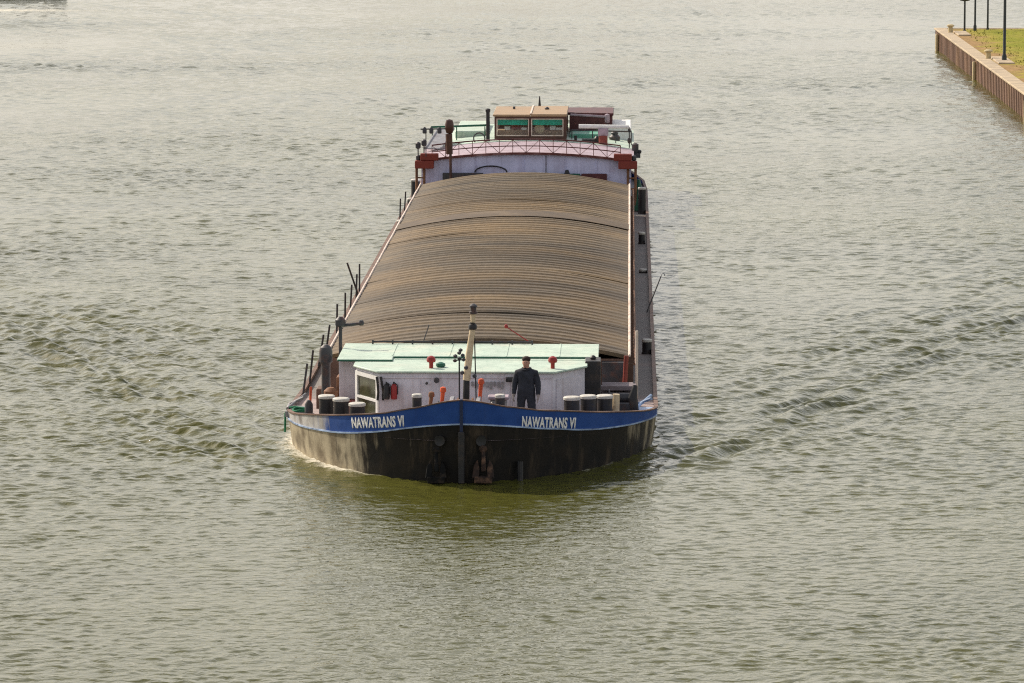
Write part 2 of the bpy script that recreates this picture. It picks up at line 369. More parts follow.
# lettering on both bows
def lettering(x0, x1, zb0, zb1, h):
    cu = bpy.data.curves.new('lettering', 'FONT'); cu.body = 'NAWATRANS VI'; cu.offset = .034; cu.space_character = 1.08
    cu.extrude = 0; cu.resolution_u = 3
    t = bpy.data.objects.new('lettering_source', cu); col.objects.link(t)
    dg = bpy.context.evaluated_depsgraph_get(); dg.update()
    me = bpy.data.meshes.new_from_object(t.evaluated_get(dg)); bpy.data.objects.remove(t)
    bm = bmesh.new(); bm.from_mesh(me)
    bmesh.ops.triangulate(bm, faces=bm.faces)
    for _ in range(2):
        bmesh.ops.subdivide_edges(bm, edges=[e for e in bm.edges if e.calc_length() > .12], cuts=1)
    bmesh.ops.triangulate(bm, faces=bm.faces)
    r = bmesh.ops.extrude_face_region(bm, geom=bm.faces[:])
    top = [g for g in r['geom'] if isinstance(g, bmesh.types.BMVert)]
    for v in bm.verts: v.co.z = 0
    for v in top: v.co.z = 1
    xs = [v.co.x for v in bm.verts]; yy = [v.co.y for v in bm.verts]
    a, b, c, d = min(xs), max(xs), min(yy), max(yy)
    for v in bm.verts:
        u = (v.co.x - a) / (b - a); w = (v.co.y - c) / (d - c)
        x = x0 + (x1 - x0) * u; z = zb0 + (zb1 - zb0) * u + h * w
        s = 1 if x > 0 else -1
        y = bow_y(x); px, py, pz = side(y, z, s)
        y2 = bow_y(abs(x) + .05); n = Vector((s * (y2 - y), -.05, 0)).normalized()
        q = Vector((px, py, z)) + n * (.004 + .008 * v.co.z)
        v.co = q
    bmesh.ops.recalc_face_normals(bm, faces=bm.faces)
    bm.to_mesh(me); bm.free(); me.name = 'lettering'
    o = bpy.data.objects.new('lettering', me); col.objects.link(o); me.materials.clear(); me.materials.append(M['letter']); o.parent = bul
    return o
lettering(-2.63, -1.35, 1.01, 1.235, .265)
lettering(1.38, 2.60, 1.225, 1.03, .265)

# anchors on the bow
def anchor(x, z, sc, m):
    """stockless anchor drawn up to its hawse: shank up into the pipe, crown below, flukes folded up along the plates"""
    y = bow_y(x) - .06
    mb = MB()
    mb.tube([(x, y - .02, z + .55 * sc), (x + .01, y - .05, z - .05 * sc)], [.05 * sc, .075 * sc], 8)
    mb.box(x - .24 * sc, x + .24 * sc, y - .16, y + .0, z - .36 * sc, z - .18 * sc)
    for q in (-1, 1):
        mb.add([(x + q * .12 * sc, y - .14, z - .2 * sc), (x + q * .30 * sc, y - .13, z - .22 * sc), (x + q * .26 * sc, y - .03, z + .10 * sc), (x + q * .16 * sc, y - .02, z + .26 * sc), (x + q * .10 * sc, y - .08, z + .02 * sc),
                (x + q * .12 * sc, y - .06, z - .2 * sc), (x + q * .30 * sc, y - .05, z - .22 * sc), (x + q * .26 * sc, y + .04, z + .10 * sc), (x + q * .16 * sc, y + .05, z + .26 * sc), (x + q * .10 * sc, y - .0, z + .02 * sc)],
               [(0, 1, 2, 3, 4), (9, 8, 7, 6, 5), (0, 5, 6, 1), (1, 6, 7, 2), (2, 7, 8, 3), (3, 8, 9, 4), (4, 9, 5, 0)])
    mb.lathe([(.09 * sc, -.03), (.12 * sc, 0), (.09 * sc, .03)], (x, y - .02, z + .55 * sc), 12, 'y')
    return mb.build('anchor', m, ship, bevel=.012)
a1 = anchor(.50, .33, .85, 'anchorrust'); a1['label'] = 'rusty anchor housed right of the stem'
a2 = anchor(-.58, .31, .82, 'anchorblack'); a2['label'] = 'blackened anchor housed left of the stem'
mb = MB(); mb.tube([(1.33, bow_y(1.33) - .03, .45), (1.33, bow_y(1.33) - .05, .0)], .07, 8); mb.build('fender_bar', 'black', ship)
# hawse pipes
for x in (.45, -.5):
    mb = MB(); mb.lathe([(.07, -.04), (.12, -.05), (.12, .05), (.07, .06)], (x, bow_y(x) - .0, .98), 14, 'y'); mb.build('hawse_pipe', 'black', ship)

# ------------------------------------------------------------------ hold: coaming, hatch covers
Y0, Y1, HX = 10.9, 60.8, 3.78
mb = MB()
for s in (-1, 1): mb.box(min(s * HX, s * (HX - .08)), max(s * HX, s * (HX - .08)), Y0, Y1, .44, 1.52)
mb.box(-HX + .08, HX - .08, Y0, Y0 + .08, .44, 1.5); mb.box(-HX + .08, HX - .08, Y1 - .08, Y1, .44, 1.5)
# stay plates along the coaming
for s in (-1, 1):
    for y in np.arange(Y0 + 1, Y1, 2.4):
        mb.prism([(s * HX, y), (s * (HX + .16), y), (s * (HX + .16), y + .03), (s * HX, y + .03)], .47, 1.25)
coam = mb.build('coaming', 'coaming', ship)
for s in (-1, 1):
    mb = MB(); mb.tube([(s * (HX + .06), Y0 - .1, 1.60)] + [(s * (HX + .06), y, 1.60 + random.uniform(-.012, .012)) for y in np.arange(Y0 + 2, Y1, 2)] + [(s * (HX + .06), Y1, 1.6)], .035, 6)
    mb.build('coaming_rail', 'railcream', coam)
    mb = MB(); mb.tube([(s * (HX + .19), Y0 - .1, 1.38)] + [(s * (HX + .19), y, 1.38 + random.uniform(-.02, .02)) for y in np.arange(Y0 + 2, Y1, 2)] + [(s * (HX + .19), Y1, 1.38)], .035, 6)
    mb.build('pipe_line', 'rust' if s > 0 else 'darksteel', coam)
NP = 9; PL = (Y1 - Y0) / NP; PITCH = PL / 8
prof = [(0, 0), (.14, .0), (.22, .033), (.46, .033), (.56, .0), (.8, -.003)]
steps = [0, .006, -.006, .01, 0, .006, .0, .008, 0]
for p in range(NP):
    yl = []; 
    for k in range(8):
        for a, h in prof: yl.append(((k + a) * PITCH, h))
    yl.append((PL - .02, 0))
    nx = 26; vs = []; fs = []; y0 = Y0 + p * PL
    zoff = steps[p]; sag = random.uniform(-.015, .015)
    for (a, h) in yl:
        for i in range(nx + 1):
            u = -1 + 2 * i / nx; x = u * (HX + .02)
            dent = .010 * math.sin(u * 2.3 + p * 2.1 + a * .7) + .004 * math.sin(u * 7 + a * 1.9 + p)
            vs.append((x, y0 + a + .006 * math.sin(u * 3 + p + a * 3), 1.58 + zoff + (.44 + sag) * (1 - u * u) + h * (1 - .6 * abs(u) ** 6) + dent))
    n = nx + 1
    for j in range(len(yl) - 1):
        for i in range(nx): fs.append((j * n + i, j * n + i + 1, (j + 1) * n + i + 1, (j + 1) * n + i))
    # skirts at both ends and both sides
    def skirt(idx):
        o = len(vs)
        for q in idx: vs.append((vs[q][0], vs[q][1], vs[q][2] - .10))
        for k in range(len(idx) - 1): fs.append((idx[k], idx[k + 1], o + k + 1, o + k))
    skirt(list(range(n))); skirt([(len(yl) - 1) * n + i for i in range(n)])
    skirt([j * n for j in range(len(yl))]); skirt([j * n + nx for j in range(len(yl))])
    mb = MB(); mb.add(vs, fs); mb.build('hatch_cover', 'hatch', ship, ang=25)
# a low strip across a cover joint, coloured dark for the step's shadow
mb = MB(); vs = []; fs = []
yj = Y0 + 6 * PL
for j, (y, dz) in enumerate([(yj - .95, .03), (yj - .94, .045), (yj + .95, .05), (yj + .96, .03)]):
    for i in range(27):
        u = -1 + 2 * i / 26; vs.append((u * (HX + .03), y + .18 * math.sin(u * 2.1), 1.58 + .46 * (1 - u * u) + dz))
for j in range(3):
    for i in range(26): fs.append((j * 27 + i, j * 27 + i + 1, (j + 1) * 27 + i + 1, (j + 1) * 27 + i))
mb.add(vs, fs); mb.build('joint_shadow_strip', mat('joint_shadow_tone', (.085, .056, .03), .7, var=.3, dirt=(.16, .11, .06), dirt_amt=.7, dirt_scale=.8), ship)

# ------------------------------------------------------------------ fore cabin
ZT = 1.90
fp = [(-2.15, 4.95), (2.0, 4.95), (2.75, 6.1), (2.75, 8.3), (-2.78, 8.3), (-2.78, 6.1)]
mb = MB(); mb.prism(fp, .6, ZT)
mb.prism([(-3.28, 7.25), (-2.8, 7.25), (-2.8, 9.9), (-3.28, 9.9)], .95, ZT - .02)
mb.prism([(-2.8, 8.32), (3.0, 8.32), (3.0, 9.9), (-2.8, 9.9)], .5, ZT - .02)
cab = mb.build('fore_cabin', 'lavender', ship, bevel=.012)
def grow(poly, d):
    c = (sum(p[0] for p in poly) / len(poly), sum(p[1] for p in poly) / len(poly))
    return [(p[0] + d * (1 if p[0] > c[0] else -1), p[1] + d * (1 if p[1] > c[1] else -1)) for p in poly]
rp = grow([(-2.15, 4.95), (2.0, 4.95), (2.75, 6.1), (2.75, 8.4), (-2.78, 8.4), (-2.78, 6.1)], .07)
mb = MB(); mb.prism(rp, ZT + .003, ZT + .05); mb.build('roof', 'mint', cab, bevel=.012)
mb = MB(); mb.prism([(-3.3, 6.75), (-1.95, 6.75), (-1.95, 7.4), (3.08, 7.4), (3.08, 9.95), (-3.3, 9.95)], ZT + .055, ZT + .095); mb.build('roof', 'mint', cab, bevel=.012)
for y0_, x0_, x1_ in ((7.05, -1.9, 2.8),):
    mb = MB(); mb.box(x0_, x1_, y0_, y0_ + .03, ZT + .051, ZT + .06); mb.build('roof_seam', 'mint', cab)
for x in (-2.0, -.6, .8, 2.1):
    mb = MB(); mb.box(x, x + .03, 7.45, 9.9, ZT + .096, ZT + .106); mb.build('roof_seam', 'mint', cab)
mb = MB()
mb.box(-3.28, -1.93, 6.70, 6.74, ZT + .052, ZT + .09); mb.box(-1.93, 3.07, 7.35, 7.39, ZT + .052, ZT + .09)
mb.build('roof_edge', 'green', cab)
# moulding under roof, panel seams on the walls
mb = MB()
mb.box(-2.14, 2.0, 4.925, 4.947, ZT - .12, ZT - .09)
for x in (-1.2, -.1, 1.0): mb.box(x, x + .03, 4.93, 4.947, .7, ZT - .13)
mb.build('wall_moulding', 'lavender', cab)
# left bevel window: frame and pane on the slanted wall from (-2.15,4.95) to (-2.78,6.1)
def on_wall(p0, p1, u0, u1, z0, z1, d0, d1, mb):
    a = Vector((*p0, 0)); b = Vector((*p1, 0)); t = (b - a).normalized(); n = Vector((t.y, -t.x, 0))
    if n.y > 0: n = -n
    L_ = (b - a).length
    c = [a + t * (u * L_) + n * d for u in (u0, u1) for d in (d0, d1)]
    mb.prism([(c[0].x, c[0].y), (c[1].x, c[1].y), (c[3].x, c[3].y), (c[2].x, c[2].y)], z0, z1)
A, B = (-2.15, 4.95), (-2.78, 6.1)
mb = MB()
on_wall(A, B, .02, .10, .66, 1.82, .003, .05, mb); on_wall(A, B, .90, .98, .66, 1.82, .003, .05, mb)
on_wall(A, B, .10, .90, 1.72, 1.82, .003, .05, mb); on_wall(A, B, .10, .90, 1.18, 1.24, .003, .05, mb); on_wall(A, B, .10, .90, .66, .74, .003, .05, mb)
mb.build('window_frame', 'white', cab)
mb = MB(); on_wall(A, B, .10, .90, 1.24, 1.72, .004, .012, mb); on_wall(A, B, .10, .90, .74, 1.18, .004, .012, mb)
mb.build('window_pane', mat('olive_window_glass', (.045, .05, .025), .15, var=.5, scale=2, spec=.8), cab)
# right bevel: door panel with frame
A2, B2 = (2.0, 4.95), (2.75, 6.1)
def on_wall_r(u0, u1, z0, z1, d0, d1, mb): on_wall(A2, B2, u0, u1, z0, z1, d0, d1, mb)
mb = MB(); on_wall_r(.1, .9, .66, 1.74, .003, .025, mb); mb.build('cabin_door', 'lavender', cab, bevel=.006)
# flexible black hoses hanging on the front left corner
for dx in (0, .1):
    mb = MB(); mb.tube([(-2.22 + dx, 4.88, 1.82), (-2.2 + dx, 4.86, 1.7), (-2.18 + dx * 1.2, 4.86, 1.45), (-2.2 + dx * 1.3, 4.88, 1.25)], .03, 7); mb.build('hose', 'black', cab)
# square dark locker mouth under the left tier
mb = MB(); mb.box(-3.24, -2.82, 6.95, 7.24, .62, .94); mb.build('rusty_locker', 'redbrown', cab, bevel=.01)
# mushroom vents, lamp boxes and plates
def vent(x, y, z, m, s=1):
    mb = MB(); mb.lathe([(.05 * s, 0), (.05 * s, .12 * s), (.06 * s, .14 * s), (.10 * s, .15 * s), (.115 * s, .2 * s), (.09 * s, .27 * s), (.03 * s, .3 * s)], (0, 0, 0), 14)
    return mb.build('roof_vent', m, cab, loc=(x, y, z))
vent(-.94, 5.5, ZT + .05, 'red'); vent(1.99, 5.5, ZT + .05, 'red'); 
mb = MB(); mb.lathe([(.08, 0), (.12, .03), (.11, .09), (.04, .12)], (-.72, 5.7, ZT + .05), 12); mb.build('vent_cap', 'green', cab)
mb = MB(); mb.box(.88, 1.08, 4.72, 4.944, 1.72, 1.82); mb.box(.93, 1.03, 4.70, 4.719, 1.74, 1.80); mb.build('floodlight', 'black', cab, bevel=.01)
mb = MB(); mb.lathe([(.05, -.1), (.06, -.02), (.07, 0)], (-.78, 4.85, 1.74), 12, 'y'); mb.build('wall_lamp', 'darksteel', cab)
mb = MB(); mb.lathe([(.03, -.06), (.035, 0)], (-1.02, 4.9, 1.66), 10, 'y'); mb.build('wall_lamp', 'darksteel', cab)
mb = MB()
for i in range(9):
    x = .05 + i * .09; mb.box(x, x + .05, 4.90, 4.944, 1.60 - .04 * (i % 3), 1.70)
mb.build('hook_row', 'steel', cab)
# thin pipe and stand-off fittings along the rear roof edge, two aerial rods
mb = MB(); mb.tube([(-2.6, 9.8, 2.06), (1.4, 9.8, 2.06)], .022, 6)
for x in np.arange(-2.6, 1.5, .5): mb.tube([(x, 9.8, 1.99), (x, 9.8, 2.10)], .025, 6)
mb.build('grab_rail', 'darksteel', cab)
mb = MB(); mb.tube([(-1.35, 10.0, 2.0), (-1.2, 10.1, 2.45)], .014, 6); mb.build('aerial_rod', 'darksteel', cab)
mb = MB(); mb.tube([(1.35, 10.0, 2.02), (.72, 10.1, 2.42)], .014, 6); mb.lathe([(.03, -.05), (.05, 0), (.03, .05)], (.74, 10.1, 2.42), 8); mb.build('aerial_rod', 'red', cab)

# ------------------------------------------------------------------ foredeck gear (parts of the barge)
def drum_bollard(x, y, h, r):
    z = float(ZD(y))
    mb = MB(); mb.lathe([(r * 1.12, 0), (r * 1.12, .04), (r, .05), (r, h - .05)], (0, 0, 0), 20)
    b = mb.build('bollard', 'black', ship, loc=(x, y, z - .005))
    mb = MB(); mb.lathe([(r, h - .05), (r * 1.1, h - .04), (r * 1.1, h + .01), (r * .95, h + .03)], (0, 0, 0), 20); mb.build('bollard_cap', 'capwhite', b)
    return b
for x, y, h in ((-3.40, 4.55, .66), (-3.02, 4.05, .64), (-2.60, 3.45, .58)): drum_bollard(x, y, h, .185)
for x, y, h in ((2.48, 3.3, .76), (2.86, 3.8, .75), (3.25, 4.3, .71)): drum_bollard(x, y, h, .185)
for x in (-1.1, .83): drum_bollard(x, 1.75, .93, .11)
# side bollards along the hull
for x, y, h, r in ((-4.22, 54.3, .4, .15), (4.30, 61.4, .95, .14), (4.26, 50.3, .38, .11), (4.32, 20.2, .38, .13), (-4.25, 65.3, .9, .17), (-4.1, 59.0, .75, .14), (4.28, 41.0, .1, .12)):
    drum_bollard(x, y, h, r)
# windlass behind the stem
z0 = float(ZD(2.4))
mb = MB(); mb.box(-.33, .33, 2.0, 2.75, z0 - .02, z0 + .35)
mb.box(-.36, -.26, 1.95, 2.8, z0 + .35, z0 + .80); mb.box(.26, .36, 1.95, 2.8, z0 + .35, z0 + .80)
wl = mb.build('windlass', 'steel', ship, bevel=.015)
mb = MB(); mb.lathe([(.1, -.25), (.1, -.2), (.2, -.19), (.2, -.15), (.12, -.14), (.12, .14), (.2, .15), (.2, .19), (.1, .2), (.1, .25)], (0, 2.4, z0 + .62), 16, 'x'); mb.build('chain_drum', 'rust', wl)
for s in (-1, 1):
    mb = MB(); mb.lathe([(.10, 0), (.13, .02), (.09, .08), (.08, .2), (.13, .27), (.10, .3)], (s * .36 if s > 0 else -.66, 2.4, z0 + .62), 14, 'x'); mb.build('warping_head', 'darksteel', wl)
# small mooring winches, orange painted levers
def lever(x, y, z, h, m, nm='brake_lever', lean=.06):
    mb = MB(); mb.tube([(x, y, z), (x + lean * .3, y, z + h * .5), (x + lean, y - .03, z + h)], [.045, .04, .05], 8)
    mb.lathe([(.0, -.08), (.07, -.05), (.075, 0), (.06, .06), (.0, .08)], (x + lean, y - .03, z + h), 10); return mb.build(nm, m, wl)
lever(.28, 3.4, .86, 1.05, 'orange')
lever(-.62, 3.4, .86, .85, 'orange')
lever(-.9, 3.5, .86, .72, 'rust')
mb = MB(); mb.box(-1.3, -.55, 3.3, 3.75, .75, 1.30); mb.build('winch_housing', 'steel', wl, bevel=.03)
mb = MB(); mb.box(.55, .95, 3.2, 3.6, .75, 1.50); mb.build('winch_housing', 'steel', wl, bevel=.03)
mb = MB(); mb.box(.5, 1.0, 3.15, 3.65, 1.503, 1.57); mb.build('winch_lid', 'pink', wl, bevel=.02)
# bow mast
mb = MB(); mb.tube([(-.02, 2.95, .76), (.0, 2.95, 1.6), (.01, 2.95, 2.0)], [.085, .08, .075], 12); 
mst = mb.build('mast', 'black', ship)
mb = MB(); mb.tube([(.01, 2.95, 2.0), (.07, 2.95, 2.6), (.15, 2.95, 3.20)], [.09, .085, .065], 12); mb.build('mast_tube', 'cream', mst)
mb = MB(); mb.lathe([(.08, 0), (.10, .02), (.10, .09), (.085, .12), (.06, .13), (.06, .17)], (.155, 2.95, 3.20), 12); mb.build('mast_collar', 'black', mst)
mb = MB(); mb.lathe([(.055, 0), (.06, .2)], (.165, 2.95, 3.36), 12); mb.build('mast_tip', 'cream', mst)
mb = MB(); mb.lathe([(.06, 0), (.10, .02), (.10, .06), (.07, .07), (.07, .16), (.10, .17), (.09, .21), (.03, .25)], (.17, 2.95, 3.56), 12); mb.build('mast_lamp', 'darksteel', mst)
mb = MB(); mb.tube([(.24, 2.98, 1.3), (.19, 2.98, 3.3)], .016, 6); mb.build('mast_stay', 'black', mst)
for x, z in ((-.09, 2.18), (.2, 2.1), (.0, 2.3)):
    mb = MB(); mb.lathe([(.0, -.05), (.05, -.02), (.05, .03), (.0, .06)], (x, 2.87, z), 8); mb.build('mast_block', 'darksteel', mst)
# jackstaff with a bunch of small lamps
mb = MB(); mb.tube([(-.1, 1.4, 1.0), (-.1, 1.4, 2.72)], .018, 8); js = mb.build('jackstaff', 'black', ship)
mb = MB()
for dx, dz in ((0, .12), (-.09, .05), (.08, .06), (-.1, -.06), (.1, -.04), (0, -.02), (.03, .18)):
    mb.lathe([(.0, -.045), (.045, -.02), (.05, .02), (.0, .05)], (-.1 + dx, 1.4 + random.uniform(-.05, .05), 2.72 + dz), 8)
mb.tube([(-.2, 1.4, 2.66), (0, 1.4, 2.68)], .012, 6); mb.build('staff_ornament', 'darksteel', js)
# tall dark ventilator, davit, stove and lumber on the left
mb = MB(); mb.lathe([(.11, 0), (.11, 1.15), (.12, 1.2), (.16, 1.24), (.165, 1.5), (.14, 1.6), (.06, 1.66)], (0, 0, 0), 16); mb.build('ventilator', 'darksteel', ship, loc=(-3.62, 7.5, .60))
mb = MB(); mb.lathe([(.12, 0), (.12, .45), (.17, .5), (.17, .62), (.08, .70)], (0, 0, 0), 14); mb.build('ventilator', 'rust', ship, loc=(-3.42, 6.3, .66))
mb = MB(); mb.box(-3.42, -3.0, 8.3, 8.9, .6, 1.35); mb.build('deck_locker', 'rust', ship, bevel=.02)
mb = MB(); mb.box(-3.9, -3.55, 8.0, 8.6, .58, 1.1); mb.build('deck_locker', 'coaming', ship, bevel=.02)
mb = MB(); mb.tube([(-3.36, 9.0, .56), (-3.36, 9.0, 2.56)], .045, 8); mb.tube([(-3.36, 9.0, 2.55), (-2.86, 9.0, 2.61)], .04, 8)
mb.lathe([(.06, -.08), (.13, -.04), (.13, .1), (.05, .18)], (-3.36, 9.0, 2.60), 10); mb.lathe([(.05, -.06), (.08, 0), (.05, .07)], (-2.84, 9.0, 2.62), 8)
mb.build('davit', 'darksteel', ship)
mb = MB(); mb.tube([(-3.9, 5.7, .7), (-3.86, 5.75, 1.45)], .03, 8); mb.build('signal_post', 'orange', ship)
mb = MB(); mb.lathe([(.06, 0), (.10, .05), (.1, .4), (.04, .5)], (-3.86, 5.0, .73), 10); mb.build('deck_stopper', 'darksteel', ship)
# black gas cupboard right of the cabin
mb = MB(); mb.box(2.76, 3.14, 6.5, 7.3, .6, 2.0); mb.lathe([(.06, 0), (.09, .04), (.03, .1)], (2.95, 6.9, 2.0), 8); mb.build('gas_cupboard', 'black', ship, bevel=.015)
# winch and tan post on the right side
mb = MB(); mb.box(3.3, 3.95, 6.6, 7.4, .62, .95); mb.lathe([(.2, -.3), (.2, -.26), (.11, -.25), (.11, .25), (.2, .26), (.2, .3)], (3.62, 7.0, 1.05), 14, 'x'); mb.build('mooring_winch', 'darksteel', ship, bevel=.01)
mb = MB(); mb.tube([(3.5, 4.85, .72), (3.52, 4.87, 1.42)], [.10, .09], 10); mb.build('wooden_post', 'cream', ship)
mb = MB(); mb.tube([(3.3, 4.8, .72), (3.3, 4.8, 1.36)], [.10, .09], 10); mb.build('wooden_post', 'rust', ship)
mb = MB(); mb.tube([(4.0, 5.9, .7), (3.92, 5.85, 1.2), (3.98, 5.9, 1.5)], [.09, .12, .06], 10); mb.build('rope_fender', 'black', ship)
# upright poles on right: lit tube and red-brown pair
mb = MB(); mb.tube([(4.02, 9.8, .55), (4.02, 9.8, 2.35)], .035, 8); mb.build('deck_pole', 'railcream', ship)
mb = MB(); mb.tube([(3.70, 9.9, .55), (3.76, 9.95, 1.7)], .06, 8); mb.build('deck_pole', 'redbrown', ship)
# fairleads with crossed rollers at the shoulders
for s in (-1, 1):
    mb = MB()
    x = s * 4.22
    mb.tube([(x - .25, 6.3, .86), (x + .15, 6.9, 1.12)], .035, 8); mb.tube([(x - .25, 6.9, .88), (x + .15, 6.3, 1.12)], .035, 8)
    mb.tube([(x - .25, 6.2, .86), (x - .25, 7.0, .88)], .035, 8); mb.box(x - .3, x + .2, 6.1, 7.1, .66, .80)
    mb.build('fairlead', 'stripe' if s > 0 else 'steel', ship)
# dark panel added for the shade in the recess at the hold front
mb = MB(); mb.box(3.14, 3.75, 10.55, 10.88, .5, 1.45); mb.build('coaming_shade_panel', 'darksteel', ship)

# rail stanchions along the left side, a few on the right
sm = MB(); sm.tube([(0, 0, 0), (0, .02, .82)], .03, 6); st0 = sm.build('stanchion', 'darksteel', ship, loc=(-4.44, 10.8, .55)); st0.rotation_euler.y = R(8)
for i, y in enumerate((13.1, 16.3, 19.1, 23.6, 27.2, 29.6, 32.4, 34.0, 57.6, 60.7)):
    o = dup_part(st0, (-4.44, y, .54), ship); o.rotation_euler = (R(random.uniform(-2, 2)), R(random.uniform(0, 10)), 0); o.scale.z = random.uniform(.92, 1.15)
mb = MB(); mb.tube([(-4.43, 33.2, .6), (-4.75, 33.0, 1.6)], .03, 6); mb.build('deck_pole', 'darksteel', ship)

# ------------------------------------------------------------------ aft house
YA = 62.6
arch = lambda x: .30 * (1 - (x / 3.95) ** 2)
# front wall block with an arched top
xs = np.linspace(-3.9, 3.9, 21)
mb = MB(); vs = []; fs = []
for y in (YA, 77.5):
    vs += [(x, y, .5) for x in xs] + [(x, y, 2.26 + arch(x)) for x in xs]
n = 21
for b0 in (0, 42):
    for i in range(20): fs.append((b0 + i, b0 + i + 1, b0 + n + i + 1, b0 + n + i))
for i in range(20): fs.append((n + i, n + i + 1, 42 + n + i + 1, 42 + n + i))
fs += [(0, n, 42 + n, 42), (20, n + 20, 42 + n + 20, 42 + 20)]
mb.add(vs, fs); aft = mb.build('aft_house', 'aftwall', ship)
def arched(y0, y1, x0, x1, z0, z1, m, nm, par):
    mb = MB(); k = 15; xx = np.linspace(x0, x1, k); vs = []; fs = []
    for y in (y0, y1):
        for z in (z0, z1): vs += [(x, y, z + arch(x)) for x in xx]
    r = lambda a, i: a * k + i
    for i in range(k - 1):
        for a, b in ((0, 1), (1, 3), (3, 2), (2, 0)): fs.append((r(a, i), r(a, i + 1), r(b, i + 1), r(b, i)))
    fs += [(r(0, 0), r(1, 0), r(3, 0), r(2, 0)), (r(0, k - 1), r(1, k - 1), r(3, k - 1), r(2, k - 1))]
    mb.add(vs, fs); return mb.build(nm, m, par)
arched(YA - .12, 68.1, -4.0, 4.0, 2.265, 2.31, 'pink', 'roof', aft)
arched(68.12, 77.6, -4.0, 4.0, 2.265, 2.33, 'mint', 'roof', aft)
for y, h in ((YA - .13, .02),):
    arched(y - .03, y + .05, -4.02, 4.02, 2.25, 2.315 + h, 'maroonred', 'roof_bead', aft)
mb = MB(); xx = np.linspace(-3.5, 3.5, 15)
for h, r in ((.27, .022), (.52, .028)): mb.tube([(x, YA - .08, 2.3 + arch(x) + h) for x in xx], r, 6)
for i, x in enumerate(xx):
    mb.tube([(x, YA - .08, 2.29 + arch(x)), (x, YA - .08, 2.3 + arch(x) + .52)], .014, 5)
    if i < 14:
        x2 = xx[i + 1]; lo, hi = (.02, .5) if i % 2 else (.5, .02)
        mb.tube([(x, YA - .08, 2.3 + arch(x) + lo), (x2, YA - .08, 2.3 + arch(x2) + hi)], .010, 4)
mb.build('roof_rail', 'maroonred', aft)
# front wall details: dark skirting boxes, door seam, curved hose
mb = MB(); mb.box(-3.1, -1.6, YA - .2, YA - .01, 1.55, 1.86); mb.build('wall_box', 'darksteel', aft, bevel=.02)
mb = MB(); mb.box(.1, 2.0, YA - .2, YA - .01, 1.55, 1.84); mb.build('wall_box', 'green', aft, bevel=.02)
mb = MB(); mb.box(2.05, 3.0, YA - .2, YA - .01, 1.55, 1.84); mb.build('wall_box', 'maroon', aft, bevel=.02)
mb = MB(); mb.tube([(-1.31 + .6 * math.cos(a), YA - .12, 1.88 + .24 * math.sin(a)) for a in np.linspace(0, math.pi, 12)], .03, 6); mb.build('hose', 'black', aft)
for x in (-1.9, -.1, .72, 1.45, 2.6):
    mb = MB(); mb.box(x, x + .028, YA - .025, YA - .003, 1.7, 2.26 + float(arch(x)) - .05); mb.build('door_seam', 'darksteel' if x == .72 else 'aftwall', aft)
mb = MB(); mb.lathe([(.09, 0), (.11, .1), (.05, .25)], (1.52, YA - .3, 1.75), 8); mb.build('wall_lamp', 'black', aft)
# red navigation-light boards, stepped, on posts at both ends
for s in (-1, 1):
    mb = MB()
    x0, x1 = (s * 3.42, s * 4.12); a, b = min(x0, x1), max(x0, x1)
    mb.box(a, b, YA - .55, YA - .2, 2.05, 2.34); c0, c1 = (s * 3.25, s * 3.92); c, d = min(c0, c1), max(c0, c1)
    mb.box(c, d, YA - .5, YA - .15, 2.345, 2.60)
    nb = mb.build('light_board', 'boardred', ship, bevel=.02)
    mb = MB()
    for xx in (4.06, 3.78): mb.tube([(s * xx, YA - .35, .5), (s * xx, YA - .35, 2.06)], .05, 8)
    for z in (.95, 1.3, 1.7): mb.tube([(s * 4.06, YA - .35, z), (s * 3.78, YA - .35, z)], .03, 6)
    mb.build('board_post', 'rust', nb)
    mb = MB(); mb.lathe([(.06, 0), (.09, .03), (.09, .16), (.04, .2)], (s * 4.0, YA - .3, 2.605 if False else 2.345), 10); mb.build('navigation_lamp', 'darksteel', nb)
# green conical hose rack on the right quarter
mb = MB(); mb.lathe([(.28, 0), (.2, .5), (.05, 1.15)], (4.18, 62.4, .5), 8); mb.build('net_cone', 'green', ship)

# left aft mast with yard and lamps
mb = MB(); mb.tube([(-2.78, 61.9, 1.6), (-2.8, 62.0, 3.5)], .05, 8); am = mb.build('aft_mast', 'brownwood', ship)
mb = MB(); mb.tube([(-2.83, 62.0, 2.6), (-2.85, 62.0, 3.35)], .13, 10); mb.build('mast_sleeve', 'brownwood', am)
mb = MB(); mb.lathe([(.0, -.28), (.12, -.24), (.16, -.1), (.16, .1), (.12, .24), (.0, .28)], (-2.83, 62.0, 3.62), 14); mb.build('radar_drum', 'brownwood', am)
mb = MB(); mb.tube([(-3.9, 62.0, 3.52), (-2.9, 62.0, 3.54)], .028, 6); mb.tube([(-3.7, 62.0, 3.5), (-3.7, 62.0, 2.5)], .02, 6); mb.build('yard', 'darksteel', am)
for x in (-3.75, -3.5, -3.2):
    mb = MB(); mb.lathe([(.05, -.12), (.08, -.1), (.08, .05), (.03, .12)], (x, 62.0, 3.48), 8); mb.build('yard_lamp', 'darksteel', am)
for x, z in ((-3.8, 2.95), (-4.02, 2.85)):
    mb = MB(); mb.tube([(x, 62.6, 2.3), (x, 62.6, z)], .025, 6); mb.lathe([(.05, -.1), (.1, -.06), (.1, .1), (.04, .15)], (x, 62.6, z), 10); mb.build('deck_lamp', 'darksteel', am)
